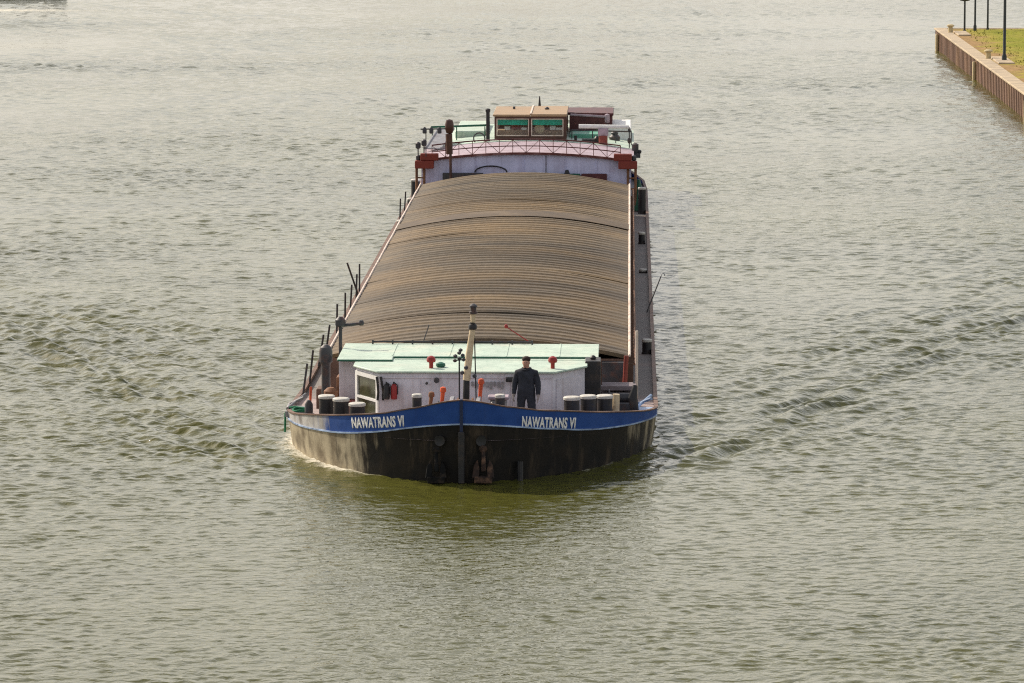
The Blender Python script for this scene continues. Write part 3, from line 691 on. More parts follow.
# rails on the aft roof: green top bar each side
mb = MB(); mb.tube([(-3.9, 70.5, 3.42 - .45), (-1.75, 70.5, 3.45 - .4)], .045, 6)
for x in (-3.85, -2.9, -1.8): mb.tube([(x, 70.5, 2.3), (x, 70.5, 3.0)], .025, 6)
mb.build('roof_rail', 'green', aft)
mb = MB(); mb.tube([(1.55, 69.8, 2.92), (3.9, 69.8, 2.86)], .03, 6)
for x in (1.6, 2.4, 3.3, 3.9): mb.tube([(x, 69.8, 2.3), (x, 69.8, 2.9)], .022, 6)
mb.build('roof_rail', 'darksteel', aft)
# mint skylight boxes left and right of wheelhouse
mb = MB(); mb.box(-3.0, -1.8, 71.5, 77, 2.35, 2.75); mb.build('skylight', 'mint', aft, bevel=.03)
mb = MB(); mb.box(1.5, 2.7, 70.4, 72.6, 2.4, 2.72); mb.build('skylight', 'greenroof', aft, bevel=.03)
mb = MB(); mb.box(2.95, 3.9, 72.0, 76.5, 2.35, 2.85); mb.build('skylight', 'white', aft, bevel=.03)
mb = MB(); mb.lathe([(.1, 0), (.2, .05), (.22, .2), (.12, .3), (.15, .36), (.05, .45)], (3.25, 71.2, 2.35), 12); mb.build('roof_vent', 'darksteel', aft)
mb = MB(); mb.box(2.0, 2.5, 69.0, 69.5, 2.46, 2.62); mb.lathe([(.05, 0), (.06, .3)], (1.75, 69.2, 2.45), 8); mb.lathe([(.1, 0), (.12, .22), (.05, .3)], (2.58, 69.1, 2.44), 8); mb.build('deck_fitting', 'black', aft)
# exhaust pipe with coil of hose at its foot
mb = MB(); mb.tube([(-1.62, 68.6, 2.5), (-1.62, 68.6, 3.72)], .075, 10); mb.lathe([(.09, 0), (.10, .1), (.06, .13)], (-1.62, 68.6, 3.70), 10); mb.build('exhaust_pipe', 'black', ship)
mb = MB(); mb.tube([(-1.95 + .22 * math.cos(a), 68.5, 2.68 + .22 * math.sin(a)) for a in np.linspace(0, 2 * math.pi, 14)[:-1]], .03, 6, True); mb.build('hose_reel', 'darksteel', ship)

# wheelhouse
WX0, WX1, WY0, WY1 = -1.38, 1.40, 69.0, 73.4
mb = MB()
mb.box(WX0, WX1, WY0, WY0 + .07, 2.45, 2.74)            # sill wall
mb.box(WX0, WX0 + .08, WY0 + .0, WY0 + .0701, 2.74, 3.42) ; mb.box(WX1 - .12, WX1, WY0, WY0 + .0701, 2.74, 3.42)
mb.box(-.05, .04, WY0, WY0 + .0701, 2.74, 3.42); mb.box(WX0, WX1, WY0, WY0 + .0702, 3.42, 3.50)
for x in (WX0, WX1 - .07): mb.box(x, x + .07, WY0 + .072, WY1, 2.45, 2.85); mb.box(x, x + .07, WY0 + .072, WY1, 3.36, 3.50)
for x in (WX0, WX1 - .07):
    for y in (WY0 + .08, 70.4, 71.8, WY1 - .12): mb.box(x, x + .07, y, y + .12, 2.85, 3.36)
mb.box(WX0 + .072, WX1 - .072, WY1 - .07, WY1, 2.45, 2.9); mb.box(WX0 + .072, WX1 - .072, WY1 - .07, WY1, 3.42, 3.5)
wh = mb.build('wheelhouse', 'brownwood', ship)
mb = MB(); mb.box(WX0 - .06, .0, WY0 - .12, WY1 + .1, 3.504, 3.58); mb.build('roof', 'tan', wh, bevel=.015)
mb = MB(); mb.box(.02, WX1 + .02, WY0 - .12, WY1 + .1, 3.504, 3.60); mb.build('roof', 'tan', wh, bevel=.015)
mb = MB(); mb.box(-.01, .05, WY0 - .13, WY1 + .1, 3.605, 3.63); mb.build('roof_seam', 'railcream', wh)
for a, b in ((WX0 + .08, -.05), (.04, WX1 - .12)):
    mb = MB()
    mb.box(a, a + .035, WY0 - .02, WY0 + .05, 2.743, 3.417); mb.box(b - .03, b, WY0 - .02, WY0 + .05, 2.743, 3.417)
    mb.box(a + .03, b - .03, WY0 - .02, WY0 + .05, 2.743, 2.783); mb.box(a + .03, b - .03, WY0 - .02, WY0 + .05, 3.387, 3.417)
    mb.build('window_frame', 'railcream', wh)
    mb = MB(); mb.box(a + .03, b - .03, WY0 + .012, WY0 + .02, 2.784, 3.386); mb.build('window_pane', 'glass', wh)
    mb = MB(); k = 40; vs = []; fs = []
    for i in range(k + 1):
        x = a + .03 + (b - a - .06) * i / k; yy = WY0 + .11 + .015 * math.sin(i * 1.3)
        for zz, dy in ((3.16, 0), (3.40, 0), (3.40, .008), (3.16, .008)): vs.append((x, yy + dy, zz))
    for i in range(k):
        for q in range(4): fs.append((i * 4 + q, i * 4 + (q + 1) % 4, (i + 1) * 4 + (q + 1) % 4, (i + 1) * 4 + q))
    mb.add(vs, fs)
    mb.build('curtain', 'teal', wh)
mb = MB(); mb.box(WX0 + .1, WX1 - .1, WY0 + .35, WY0 + .9, 2.5, 2.95); mb.build('console', 'tan', wh, bevel=.02)
mb = MB(); mb.lathe([(.16, -.02), (.2, 0), (.16, .02)], (.35, WY0 + .3, 3.0), 14, 'y'); mb.build('steering_wheel', 'cream', wh)
for x, z in ((-1.0, .14), (-.35, .10), (.75, .16), (1.0, .1)):
    mb = MB(); mb.box(x, x + .22, WY0 + .3, WY0 + .5, 2.953, 2.953 + z); mb.build('instrument_box', 'white', wh, bevel=.01)
mb = MB(); mb.box(-.75, -.4, WY0 + 1.3, WY0 + 1.7, 2.6, 3.15); mb.box(-.8, -.35, WY0 + 1.6, WY0 + 1.7, 3.15, 3.3); mb.build('helm_seat', 'redbrown', wh, bevel=.03)
mb = MB(); mb.tube([(-.0, 73.9, 3.3), (.26, 74.0, 3.5), (.26, 74.0, 3.95)], [.05, .07, .02], 8); mb.build('antenna', 'black', wh)
mb = MB(); mb.lathe([(.08, 0), (.1, .05), (.03, .1)], (.6, 71.5, 3.6), 10); mb.build('roof_lamp', 'darksteel', wh)
mb = MB(); mb.lathe([(.05, 0), (.05, .1)], (-.7, 72.0, 3.58), 8); mb.build('roof_lamp', 'darksteel', wh)
# maroon canopy house behind the wheelhouse
mb = MB(); mb.box(1.46, 3.15, 73.0, 76.8, 2.4, 3.25); can = mb.build('canopy_house', 'maroon', ship, bevel=.02)
mb = MB(); mb.prism([(.1, 73.6), (3.2, 72.9), (3.2, 76.2), (.1, 76.2)], 3.255, 3.36); mb.build('roof', 'maroon', can, bevel=.02)
mb = MB(); mb.tube([(1.5, 72.86, 3.30), (3.0, 72.86, 3.22)], .05, 6); mb.lathe([(.0, -.2), (.1, -.15), (.1, .15), (0, .2)], (2.95, 72.85, 3.15), 8); mb.build('rolled_awning', 'pink', can)
# crane with a white boom, right of the wheelhouse
mb = MB(); mb.tube([(2.82, 68.4, 2.4), (2.82, 68.4, 2.82)], .17, 12); cr = mb.build('crane', 'redbrown', ship)
mb = MB(); mb.box(2.62, 3.02, 68.25, 68.6, 2.8, 3.1); mb.build('crane_head', 'pink', cr, bevel=.03)
mb = MB(); mb.tube([(1.88, 68.4, 3.17), (3.82, 68.4, 3.15)], [.085, .075], 10); mb.build('boom', 'white', cr)
mb = MB(); mb.tube([(3.82, 68.4, 3.15), (3.83, 68.4, 2.05)], .025, 6); mb.lathe([(.05, -.1), (.08, 0), (.05, .1)], (3.82, 68.4, 2.62), 8); mb.lathe([(.04, -.06), (.06, 0), (.04, .06)], (3.82, 68.4, 3.02), 8); mb.build('boom_prop', 'darksteel', cr)
mb = MB(); mb.box(3.75, 4.25, 67.2, 67.8, 2.05, 2.2); mb.lathe([(.1, 0), (.13, .1), (.13, .35), (.05, .4)], (4.05, 67.5, 2.2), 10); mb.lathe([(.06, 0), (.08, .1), (.03, .14)], (4.22, 67.5, 2.2), 8); mb.build('stern_lamp', 'darksteel', ship)

# ------------------------------------------------------------------ loose things aboard
# gangway lying on the left of the aft roof
gw = empty('gangway', (-3.55, 66.5, 2.36), 'grey folded gangway leaning on the aft house roof left of the brown mast', 'gangway')
mb = MB()
def slope(y): return .08 + .16 * y
for x in (-.38, .22):
    mb.tube([(x, 0, .1), (x + .35, 3.0, .62)], .05, 6)
mb.build('side_rail', 'steel', gw)
mb = MB(); mb.add([(-.38, 0, .1), (.22, 0, .1), (.57, 3.0, .62), (-.03, 3.0, .62), (-.38, 0, .06), (.22, 0, .06), (.57, 3.0, .58), (-.03, 3.0, .58)],
                  [(0, 1, 2, 3), (7, 6, 5, 4), (0, 4, 5, 1), (1, 5, 6, 2), (2, 6, 7, 3), (3, 7, 4, 0)]); mb.build('walkway', 'steel', gw)
# boat hook leaning outboard on right side
bh = empty('boat_hook', (4.35, 29.6, .5), 'dark boat hook leaning outboard over the right side deck', 'boat hook')
mb = MB(); mb.tube([(0, 0, .0), (.42, .3, 1.05)], .02, 6); mb.build('shaft', 'darksteel', bh)
mb = MB(); mb.tube([(.42, .3, 1.05), (.46, .33, 1.15), (.52, .33, 1.12), (.53, .33, 1.06)], .014, 6); mb.build('hook', 'steel', bh)
# plank stack
ps = empty('plank_stack', (3.55, 8.2, .6), 'stack of mauve weathered planks on deck beside the black gas cupboard', 'planks')
for k in range(4):
    for j in range(3):
        mb = MB(); mb.box(-.42 + random.uniform(-.05, .05), .42 + random.uniform(-.06, .06), -.4 + j * .25, -.17 + j * .25, .17 * k + .0, .17 * k + .11, random.uniform(-.04, .04)); mb.build('plank', 'plank', ps, bevel=.008)
# fire extinguishers on the cabin front
def extinguisher(x, m, label):
    e = empty('fire_extinguisher', (x, 4.83, 1.28), label, 'extinguisher')
    mb = MB(); mb.lathe([(.06, 0), (.075, .02), (.075, .30), (.05, .36), (.03, .38)], (0, 0, 0), 12); mb.build('cylinder', m, e)
    mb = MB(); mb.box(-.02, .02, -.06, .03, .38, .42); mb.tube([(.03, 0, .39), (.09, -.02, .34), (.085, -.02, .12)], .012, 6); mb.build('valve_and_hose', 'black', e)
extinguisher(-1.80, 'red', 'bright red fire extinguisher hanging on the lilac cabin front')
extinguisher(-1.98, 'black', 'black cylinder hanging just left of the red fire extinguisher')
# green mooring rope at left shoulder
mb = MB(); pts = []
for a in np.linspace(0, 4 * math.pi, 40): pts.append((-4.1 + .22 * math.cos(a), 6.0 + .26 * math.sin(a), .82 + .004 * a + .02 * math.sin(a * 3)))
pts += [(-4.3, 6.2, .9), (-4.46, 6.3, .86), (-4.54, 6.4, .7), (-4.55, 6.45, .4), (-4.55, 6.4, .25)]
mb.tube(pts, .026, 6); tag(mb.build('mooring_rope', 'rope'), 'green mooring rope coiled on the left shoulder and hanging down the hull', 'rope')

# ------------------------------------------------------------------ crewman
pr = empty('person', (1.42, 2.75, float(ZD(2.75))), 'man in a dark coverall standing on the foredeck looking ahead with arms at his sides', 'person')
def make_person():
    V = []; E = []; Rr = []
    def v(p, r): V.append(p); Rr.append(r if isinstance(r, tuple) else (r, r)); return len(V) - 1
    def e(a, b): E.append((a, b))
    pel = v((0, 0, .96), (.195, .15)); sp = v((0, 0, 1.12), (.205, .165)); ch = v((0, .0, 1.30), (.225, .165)); uc = v((0, .01, 1.42), (.17, .12))
    nk = v((0, -.0, 1.50), (.062, .062)); hb = v((0, -.02, 1.57), (.078, .086)); hd = v((0, -.03, 1.64), (.088, .102)); ht = v((0, -.025, 1.72), (.064, .08))
    for a, b in ((pel, sp), (sp, ch), (ch, uc), (uc, nk), (nk, hb), (hb, hd), (hd, ht)): e(a, b)
    for s in (-1, 1):
        hp = v((s * .115, 0, .86), (.125, .12)); kn = v((s * .135, -.02, .50), (.10, .10)); an = v((s * .14, .02, .12), (.08, .08))
        hl = v((s * .137, .0, .06), (.05, .05)); to = v((s * .16, -.17, .045), (.05, .035))
        e(pel, hp); e(hp, kn); e(kn, an); e(an, hl); e(hl, to)
        sh = v((s * .205, .01, 1.385), (.095, .095)); el = v((s * .278, .03 - .03 * (s > 0), 1.14), (.08, .08)); wr = v((s * .292, -.035, .90), (.055, .058)); 
        pm = v((s * .295, -.055, .835), (.026, .045)); pk = v((s * .294, -.065, .79), (.022, .042))
        e(uc, sh); e(sh, el); e(el, wr); e(wr, pm); e(pm, pk)
        for k, (dy, ln) in enumerate(((-.036, .070), (-.012, .082), (.012, .076), (.034, .058))):
            f0 = v((s * .294, -.066 + dy, .775), .0095); f1 = v((s * .288, -.068 + dy * 1.05, .775 - ln * .55), .009); f2 = v((s * .276, -.068 + dy * 1.05, .775 - ln), .0075)
            e(pk, f0); e(f0, f1); e(f1, f2)
        t0 = v((s * .285, -.10, .815), .012); t1 = v((s * .277, -.118, .78), .0105); t2 = v((s * .274, -.122, .755), .008)
        e(pm, t0); e(t0, t1); e(t1, t2)
    me = bpy.data.meshes.new('body'); bm = bmesh.new()
    sl = bm.verts.layers.skin.verify()
    bv = []
    for i, p in enumerate(V):
        q = bm.verts.new(p); q[sl].radius = Rr[i]; q[sl].use_root = (i == 0); bv.append(q)
    for a, b in E: bm.edges.new((bv[a], bv[b]))
    bm.to_mesh(me); bm.free()
    o = bpy.data.objects.new('body', me); col.objects.link(o)
    sk = o.modifiers.new('skin', 'SKIN'); sk.use_smooth_shade = True
    sb = o.modifiers.new('sub', 'SUBSURF'); sb.levels = 2; sb.render_levels = 2
    dg = bpy.context.evaluated_depsgraph_get(); dg.update()
    m2 = bpy.data.meshes.new_from_object(o.evaluated_get(dg)); bpy.data.objects.remove(o)
    # shape the face: nose, brow and ears are pulled out of the same skin
    for q in m2.vertices:
        x, y, z = q.co
        if z > 1.55 and y < -.06:
            q.co.y -= .026 * math.exp(-((x / .014) ** 2 + ((z - 1.625) / .022) ** 2)) + .008 * math.exp(-((z - 1.665) / .012) ** 2) * (abs(x) < .05)
            q.co.y += .008 * math.exp(-(((abs(x) - .03) / .013) ** 2 + ((z - 1.645) / .012) ** 2))
            q.co.y -= .006 * math.exp(-((x / .03) ** 2 + ((z - 1.582) / .01) ** 2))
        if 1.6 < z < 1.67 and abs(x) > .06 and abs(y + .02) < .025: q.co.x += math.copysign(.016, x)
        # cloth folds
        if z < 1.45 and (abs(x) < .25 or z > .95): 
            q.co.y += .006 * math.sin(z * 55 + x * 20) * (1 if z > .2 else 0); q.co.x += .004 * math.sin(z * 70 + y * 30) * (1 if z > .2 else 0)
    b = bpy.data.objects.new('body', m2); col.objects.link(b); b.parent = pr
    m2.materials.clear()
    for k in ('coverall', 'skin', 'boot', 'glove'): m2.materials.append(M[k])
    for p in m2.polygons:
        c = p.center; i = 0
        if c.z > 1.515: i = 1
        elif c.z < .10: i = 2
        elif c.z < .885 and abs(c.x) > .235: i = 3
        p.material_index = i; p.use_smooth = True
    mb = MB()
    mb.lathe([(.090, 0), (.102, .03), (.102, .06), (.08, .098), (.03, .115)], (0, -.004, 1.668), 16)
    mb.build('hair', 'hair', pr, bevel=.004)
    mb = MB(); mb.tube([(.105 * math.cos(a), -.0 + .09 * math.sin(a), 1.485 + .02 * math.sin(a)) for a in np.linspace(0, 2 * math.pi, 18)[:-1]], .024, 8, True); mb.build('collar', 'coverall', pr)
    mb = MB()
    for s in (-1, 1): mb.lathe([(.0, -.006), (.007, -.003), (.007, .003), (.0, .006)], (s * .03, -.117, 1.645), 8)
    mb.build('eyes', 'boot', pr)
make_person(); pr.rotation_euler.z = R(-9)

# ------------------------------------------------------------------ quay
QX, QE, QZ = 23.4, 180.5, 1.2
mb = MB(); mb.prism([(QX + .4, 40), (160, 40), (160, QE - .4), (QX + .4, QE - .4)], -2, QZ)
tag(mb.build('quay_ground', 'concrete', smooth=False), kind='structure')
# sheet piling
def piling():
    mb = MB(); pts = []
    y = 40.0; k = 0
    prof = [(0, 0), (.35, 0), (.5, .15), (.85, .15)]
    while y < QE - 1:
        for dy, dx in prof: pts.append((QX + dx, y + dy))
        y += 1.0
    pts.append((QX, QE)); x = QX
    while x < 158:
        for dx, dy in prof: pts.append((x + dx + .1, QE - dy))
        x += 1.0
    vs = [(a, b, -1.5) for a, b in pts] + [(a, b, 1.16) for a, b in pts]; n = len(pts)
    fs = [(i, i + 1, n + i + 1, n + i) for i in range(n - 1)]
    mb.add(vs, fs); return mb
w = piling().build('quay_wall', 'pile', smooth=False); tag(w, 'brown sheet pile quay wall with pale coping at the upper right', 'quay wall')
mb = MB(); mb.prism([(QX - .08, 40), (QX + .7, 40), (QX + .7, QE - .7), (158, QE - .7), (158, QE + .08), (QX - .08, QE + .08)], 1.165, 1.29)
mb.build('coping', 'concrete', w, bevel=.03)
# grass ground
def grass_mat():
    m, nt, b = new_mat('dry_grass'); N, L = nt.nodes, nt.links
    tc = N.new('ShaderNodeTexCoord'); sp = N.new('ShaderNodeSeparateXYZ'); L.new(tc.outputs['Object'], sp.inputs[0])
    n1 = N.new('ShaderNodeTexNoise'); n1.inputs['Scale'].default_value = .22; n1.inputs['Detail'].default_value = 8; n1.inputs['Roughness'].default_value = .65
    L.new(tc.outputs['Object'], n1.inputs['Vector'])
    mr = N.new('ShaderNodeMapRange'); mr.inputs[1].default_value = 24.4; mr.inputs[2].default_value = 26.8; mr.inputs[3].default_value = -.12; mr.inputs[4].default_value = .16
    L.new(sp.outputs[0], mr.inputs[0])
    ad = N.new('ShaderNodeMath'); L.new(n1.outputs[0], ad.inputs[0]); L.new(mr.outputs[0], ad.inputs[1])
    cr = N.new('ShaderNodeValToRGB'); e = cr.color_ramp.elements
    e[0].position = .36; e[0].color = (.30, .19, .085, 1); e[1].position = .72; e[1].color = (.205, .210, .022, 1)
    x = cr.color_ramp.elements.new(.52); x.color = (.28, .235, .045, 1)
    L.new(ad.outputs[0], cr.inputs[0])
    n2 = N.new('ShaderNodeTexNoise'); n2.inputs['Scale'].default_value = 3; n2.inputs['Detail'].default_value = 6; L.new(tc.outputs['Object'], n2.inputs['Vector'])
    r2 = N.new('ShaderNodeMapRange'); r2.inputs[1].default_value = .3; r2.inputs[2].default_value = .7; r2.inputs[3].default_value = .7; r2.inputs[4].default_value = 1.25; L.new(n2.outputs[0], r2.inputs[0])
    cm = N.new('ShaderNodeCombineColor')
    for i in range(3): L.new(r2.outputs[0], cm.inputs[i])
    mu = N.new('ShaderNodeMix'); mu.data_type = 'RGBA'; mu.blend_type = 'MULTIPLY'; mu.inputs[0].default_value = 1
    L.new(cr.outputs[0], mu.inputs[6]); L.new(cm.outputs[0], mu.inputs[7]); L.new(mu.outputs[2], b.inputs['Base Color'])
    b.inputs['Roughness'].default_value = .95; b.inputs['Specular IOR Level'].default_value = .1
    bp = N.new('ShaderNodeBump'); bp.inputs['Distance'].default_value = .06; L.new(n2.outputs[0], bp.inputs['Height']); L.new(bp.outputs[0], b.inputs['Normal'])
    return m
gx = np.linspace(QX + .7, 60, 60); gy = np.linspace(60, QE - .9, 160)
vs = []; fs = []
for y in gy:
    for x in gx:
        vs.append((x, y, QZ + .03 + .05 * min(1, (x - gx[0]) / 3) + .04 * math.sin(x * .9 + y * .31) * math.sin(y * .53) * min(1, (x - gx[0]) / 3)))
nX = len(gx)
for j in range(len(gy) - 1):
    for i in range(nX - 1): fs.append((j * nX + i, j * nX + i + 1, (j + 1) * nX + i + 1, (j + 1) * nX + i))
mb = MB(); mb.add(vs, fs); tag(mb.build('grass_verge', grass_mat()), kind='structure')
vs = []; fs = []
for i in range(2500):
    x = 24.3 + abs(rng.normal(0, 1)) * 6 + .5; y = rng.uniform(100, QE - 1.0); h = rng.uniform(.02, .10); a = rng.uniform(0, 6.28); wd = .05
    dx, dy = math.cos(a) * wd, math.sin(a) * wd; o = len(vs); lx, ly = rng.normal(0, .06, 2)
    vs += [(x - dx, y - dy, QZ), (x + dx, y + dy, QZ), (x + lx, y + ly, QZ + .07 + h)]; fs.append((o, o + 1, o + 2))
mb = MB(); mb.add(vs, fs); tag(mb.build('grass_tufts', 'grass_tuft', smooth=False), 'short uneven grass tufts on the quay', 'grass', kind='stuff')
# stone slabs in the grass
for x0, x1, y0, y1, lab in ((24.2, 25.1, 142.0, 148.0, 'pale stone slab in the grass at the foot of the nearest tall lamp post'),
                            (24.2, 25.0, 171.5, 176.0, 'pale stone slab near the far corner of the quay')):
    mb = MB(); mb.box(x0, x1, y0, y1, QZ - .05, QZ + .13); tag(mb.build('stone_slab', 'concrete', bevel=.03), lab, 'slab', 'stone slabs on the quay')
# yellow mooring bollards
def qbollard(x, y, label):
    b = empty('mooring_bollard', (x, y, QZ + .1), label, 'bollard', 'yellow bollards on the quay edge')
    mb = MB(); mb.lathe([(.16, 0), (.14, .3), (.14, .34)], (0, 0, 0), 14); mb.build('bollard_post', 'yellow', b)
    mb = MB(); mb.lathe([(.15, .34), (.24, .38), (.24, .44), (.12, .5)], (0, 0, 0), 14); mb.build('bollard_head', 'yellow', b); return b
qb = qbollard(24.0, 146.5, 'faded yellow mooring bollard at the edge beside the nearer stone slab')
dup_thing(qb, (23.95, 174.8, QZ + .1), 'faded yellow mooring bollard near the far corner of the quay')
dup_thing(qb, (23.9, 117.5, QZ + .1), 'faded yellow mooring bollard nearest the camera at the right picture edge')
# yellow fender piles against the sheet piling
def fpile(y, label):
    mb = MB(); mb.lathe([(.11, -1.2), (.11, 1.02), (.09, 1.06)], (0, 0, 0), 12)
    o = mb.build('fender_pile', 'yellow', loc=(QX - .11, y, 0)); tag(o, label, 'fender pile', 'fender piles on the quay wall'); return o
fpile(177.2, 'pale yellow vertical fender pile by the far corner of the quay wall')
fpile(147.4, 'pale yellow vertical fender pile halfway along the visible quay wall')
fpile(115.2, 'pale yellow vertical fender pile nearest the camera on the quay wall')
# lamps
def mushroom_lamp(x, y, label):
    l = empty('lamp_post', (x, y, QZ + .05), label, 'lamp post', 'lamp posts on the quay')
    mb = MB(); mb.lathe([(.10, 0), (.10, .1), (.065, .12), (.055, 1.92)], (0, 0, 0), 12); mb.build('post', 'post', l)
    mb = MB(); mb.lathe([(.08, 1.92), (.30, 1.96), (.33, 2.02), (.22, 2.12), (.05, 2.18)], (0, 0, 0), 18); mb.build('lamp_cap', 'post', l); return l
def tall_lamp(x, y, r, h, label):
    l = empty('lamp_post', (x, y, QZ + .05), label, 'lamp post', 'lamp posts on the quay')
    mb = MB(); mb.lathe([(r * 1.6, 0), (r * 1.6, .3), (r, .4), (r * .7, h)], (0, 0, 0), 12); mb.build('post', 'post', l)
    mb = MB(); mb.tube([(0, 0, h), (.0, -.3, h + .25), (0, -1.0, h + .3)], .05, 8); mb.lathe([(.05, 0), (.2, .05), (.18, .15), (.05, .2)], (0, -1.1, h + .2), 12); mb.build('lamp_head', 'post', l); return l
mushroom_lamp(24.95, 176.4, 'lowest dark lamp post with a flat cap, closest to the far quay corner')
tall_lamp(25.7, 177.6, .065, 7, 'thin dark lamp post standing between the two flat capped ones')
mushroom_lamp(26.6, 178.8, 'dark lamp post with a flat cap, rightmost of the far three')
tall_lamp(24.72, 144.5, .088, 8, 'thick dark lamp post nearest the camera, rising from a stone slab')

# vessel passing far off at the upper left, only its waterline is in frame
fv = empty('moored_vessel', (-45, 255, 0), 'dark vessel at the upper left corner, only its waterline in frame', 'vessel')
mb = MB(); n = 12
sec = []
for t in np.linspace(0, 1, n):
    y = -34 + 40 * t if False else 0
vs = []; fs = []
for t in np.linspace(0, 1, 16):
    x = -40 + 43 * t; b = 2.6 * (1 - max(0, (t - .8) / .2) ** 2 * .85)
    for (yy, z) in ((-b * .8, -.8), (-b, .3), (-b, .7 + .3 * t ** 4), (b, .7 + .3 * t ** 4), (b, .3), (b * .8, -.8)): vs.append((x, yy, z))
for i in range(15):
    for k in range(6): fs.append((i * 6 + k, i * 6 + (k + 1) % 6, (i + 1) * 6 + (k + 1) % 6, (i + 1) * 6 + k))
fs += [tuple(range(6)), tuple(15 * 6 + k for k in range(6))]
mb.add(vs, fs); mb.build('hull', 'hullred', fv)
mb = MB(); mb.box(-38, -31, -1.9, 1.9, .68, 2.1); dh_ = mb.build('deckhouse', 'white', fv, bevel=.12)
mb = MB(); mb.box(-34, -31.6, -1.5, 1.5, 2.103, 3.2); mb.build('wheelhouse', 'brownwood', fv, bevel=.08)
for i in range(5):
    mb = MB(); mb.box(-37.3 + 1.25 * i, -36.6 + 1.25 * i, -1.93, -1.905, 1.25, 1.75); mb.build('window', 'black', dh_)
mb = MB(); mb.tube([(-29.5, 0, .7), (-29.5, 0, 3.6)], .06, 8); mb.build('mast', 'cream', fv)
mb = MB(); mb.tube([(1.2, 0, .8), (1.2, 0, 2.4)], .05, 8); mb.build('mast', 'cream', fv)
mb = MB(); mb.box(-28, -4, -2.1, 2.1, .68, 1.0); mb.build('hatch', 'coaming', fv, bevel=.05)

# ------------------------------------------------------------------ water
def axis(a, segs):
    out = [a]
    for end, step in segs:
        n = max(1, int(round((end - out[-1]) / step))); s0 = out[-1]
        out += [s0 + (end - s0) * (i + 1) / n for i in range(n)]
    return np.array(out)
# rows across the channel; the mesh gets coarser with distance from the lock bridge, waves are in world metres
rows = [-3000., -1500, -700, -300, -150, -90, -70, -60] + list(np.arange(-56, -30, .16))
while rows[-1] < 370:
    d = rows[-1] + 98; rows.append(rows[-1] + max(.062, .32 * d * d / 66220))
rows += [374, 382, 395, 415, 450, 520, 640, 850, 1200, 1800, 2800, 4500, 8000, 14000]
Y = np.array(rows)
T = axis(-60, [(-8, 13), (-1, 1.4), (-.42, .1), (-.30, .0028), (-.185, .0016), (.15, .00074), (.27, .0016), (.40, .0028), (1, .1), (8, 1.4), (60, 13)])
SW = np.clip(Y + 98, 72, 1500)
YY, TT = np.meshgrid(Y, T, indexing='ij')
XX = 3.8 - .0 * SW[:, None] + (TT - .012) * SW[:, None]
nx, ny = len(T), len(Y)
HB_ = np.interp(YY, ys, bs)
Z = np.zeros_like(XX); WV = .034
def smooth_noise(x, y, seed, sc):
    r = np.random.default_rng(seed); out = np.zeros_like(x)
    for _ in range(7):
        a = r.uniform(0, 6.28); k = r.uniform(.6, 1.6) / sc; ph = r.uniform(0, 6.28)
        out += np.sin((x * math.cos(a) + y * math.sin(a)) * k * 6.28 + ph)
    return out / 3.5
for s in (-1, 1):
    xs_ = s * XX
    for j, (off, amp, wl_) in enumerate(((0, .085, 1.25), (-2.6, .06, 1.2), (-5.4, .045, 1.5), (2.4, .03, 1.2))):
        # echelon of diverging crests, straight line x = 3.7 + off + .36 y
        d = (xs_ - (3.9 + off + .36 * YY)) / math.sqrt(1 + .36 ** 2)
        t = YY
        env = np.exp(-(d / 1.3) ** 2) * np.clip((t - 2.5) / 3, 0, 1) * np.exp(-np.clip(t, 0, None) / 110)
        ok = (xs_ > HB_ * .98) | (YY < 0) | (YY > 80)
        br = np.clip(.8 + .4 * smooth_noise(XX, YY, 3 + j + (s > 0) * 9, 7), .15, 1.4)
        d2 = (xs_ - .62 * YY + .35 * smooth_noise(XX, YY, 90 + j, 5)) / math.hypot(1, .62)
        Z += amp * env * br * (.45 * np.cos(2 * math.pi * d / wl_) + .55 * np.cos(2 * math.pi * d2 / (wl_ * .62) + 2 * smooth_noise(XX, YY, 95 + j, 3))) * ok * (1.25 if s < 0 else 1)
# bow cushion
dh = np.hypot(XX, np.minimum(YY, 0)) 
Z += .0 * np.exp(-((np.hypot(XX * .55, (YY + 1.2))) / 2.4) ** 2)
# broad swell and old wakes far off
sw = .012 * smooth_noise(XX, YY, 21, 6.5)
# wind ripples: many short crossing waves, long crests mostly across the channel, dropped where the mesh is too coarse for them
DY = np.gradient(Y)[:, None]; DX = np.gradient(T)[None, :] * SW[:, None]
gust = np.clip(1 + .38 * smooth_noise(XX * .6, YY, 51, 34) + .25 * smooth_noise(XX * .7, YY, 52, 13), .35, 1.8)
rr = np.random.default_rng(5)
jx = XX + .25 * smooth_noise(XX, YY, 61, 4.0); jy = YY + .25 * smooth_noise(XX, YY, 62, 4.0)
rip = np.zeros_like(XX)
sm = lambda a: np.clip(a, 0, 1) ** 2 * (3 - 2 * np.clip(a, 0, 1))
fade = sm((TT + .42) / .17) * sm((.40 - TT) / .17) * sm((YY + 56) / 18) * sm((372 - YY) / 12)     # modelled ripples die out into bump-mapped ones
coarse = 1 - fade
core = fade > 0
jxc, jyc = jx[core], jy[core]
DYc = np.broadcast_to(DY, XX.shape)[core]; DXc = np.broadcast_to(DX, XX.shape)[core]
acc = np.zeros(jxc.shape); farb = 1 + .9 * np.clip((YY[core] - 40) / 190, 0, 1); lamp = .34 + .58 * np.clip((YY[core] + 15) / 215, 0, 1)   # the open reach beyond is choppier than the sheltered water by the bridge
NW = 96
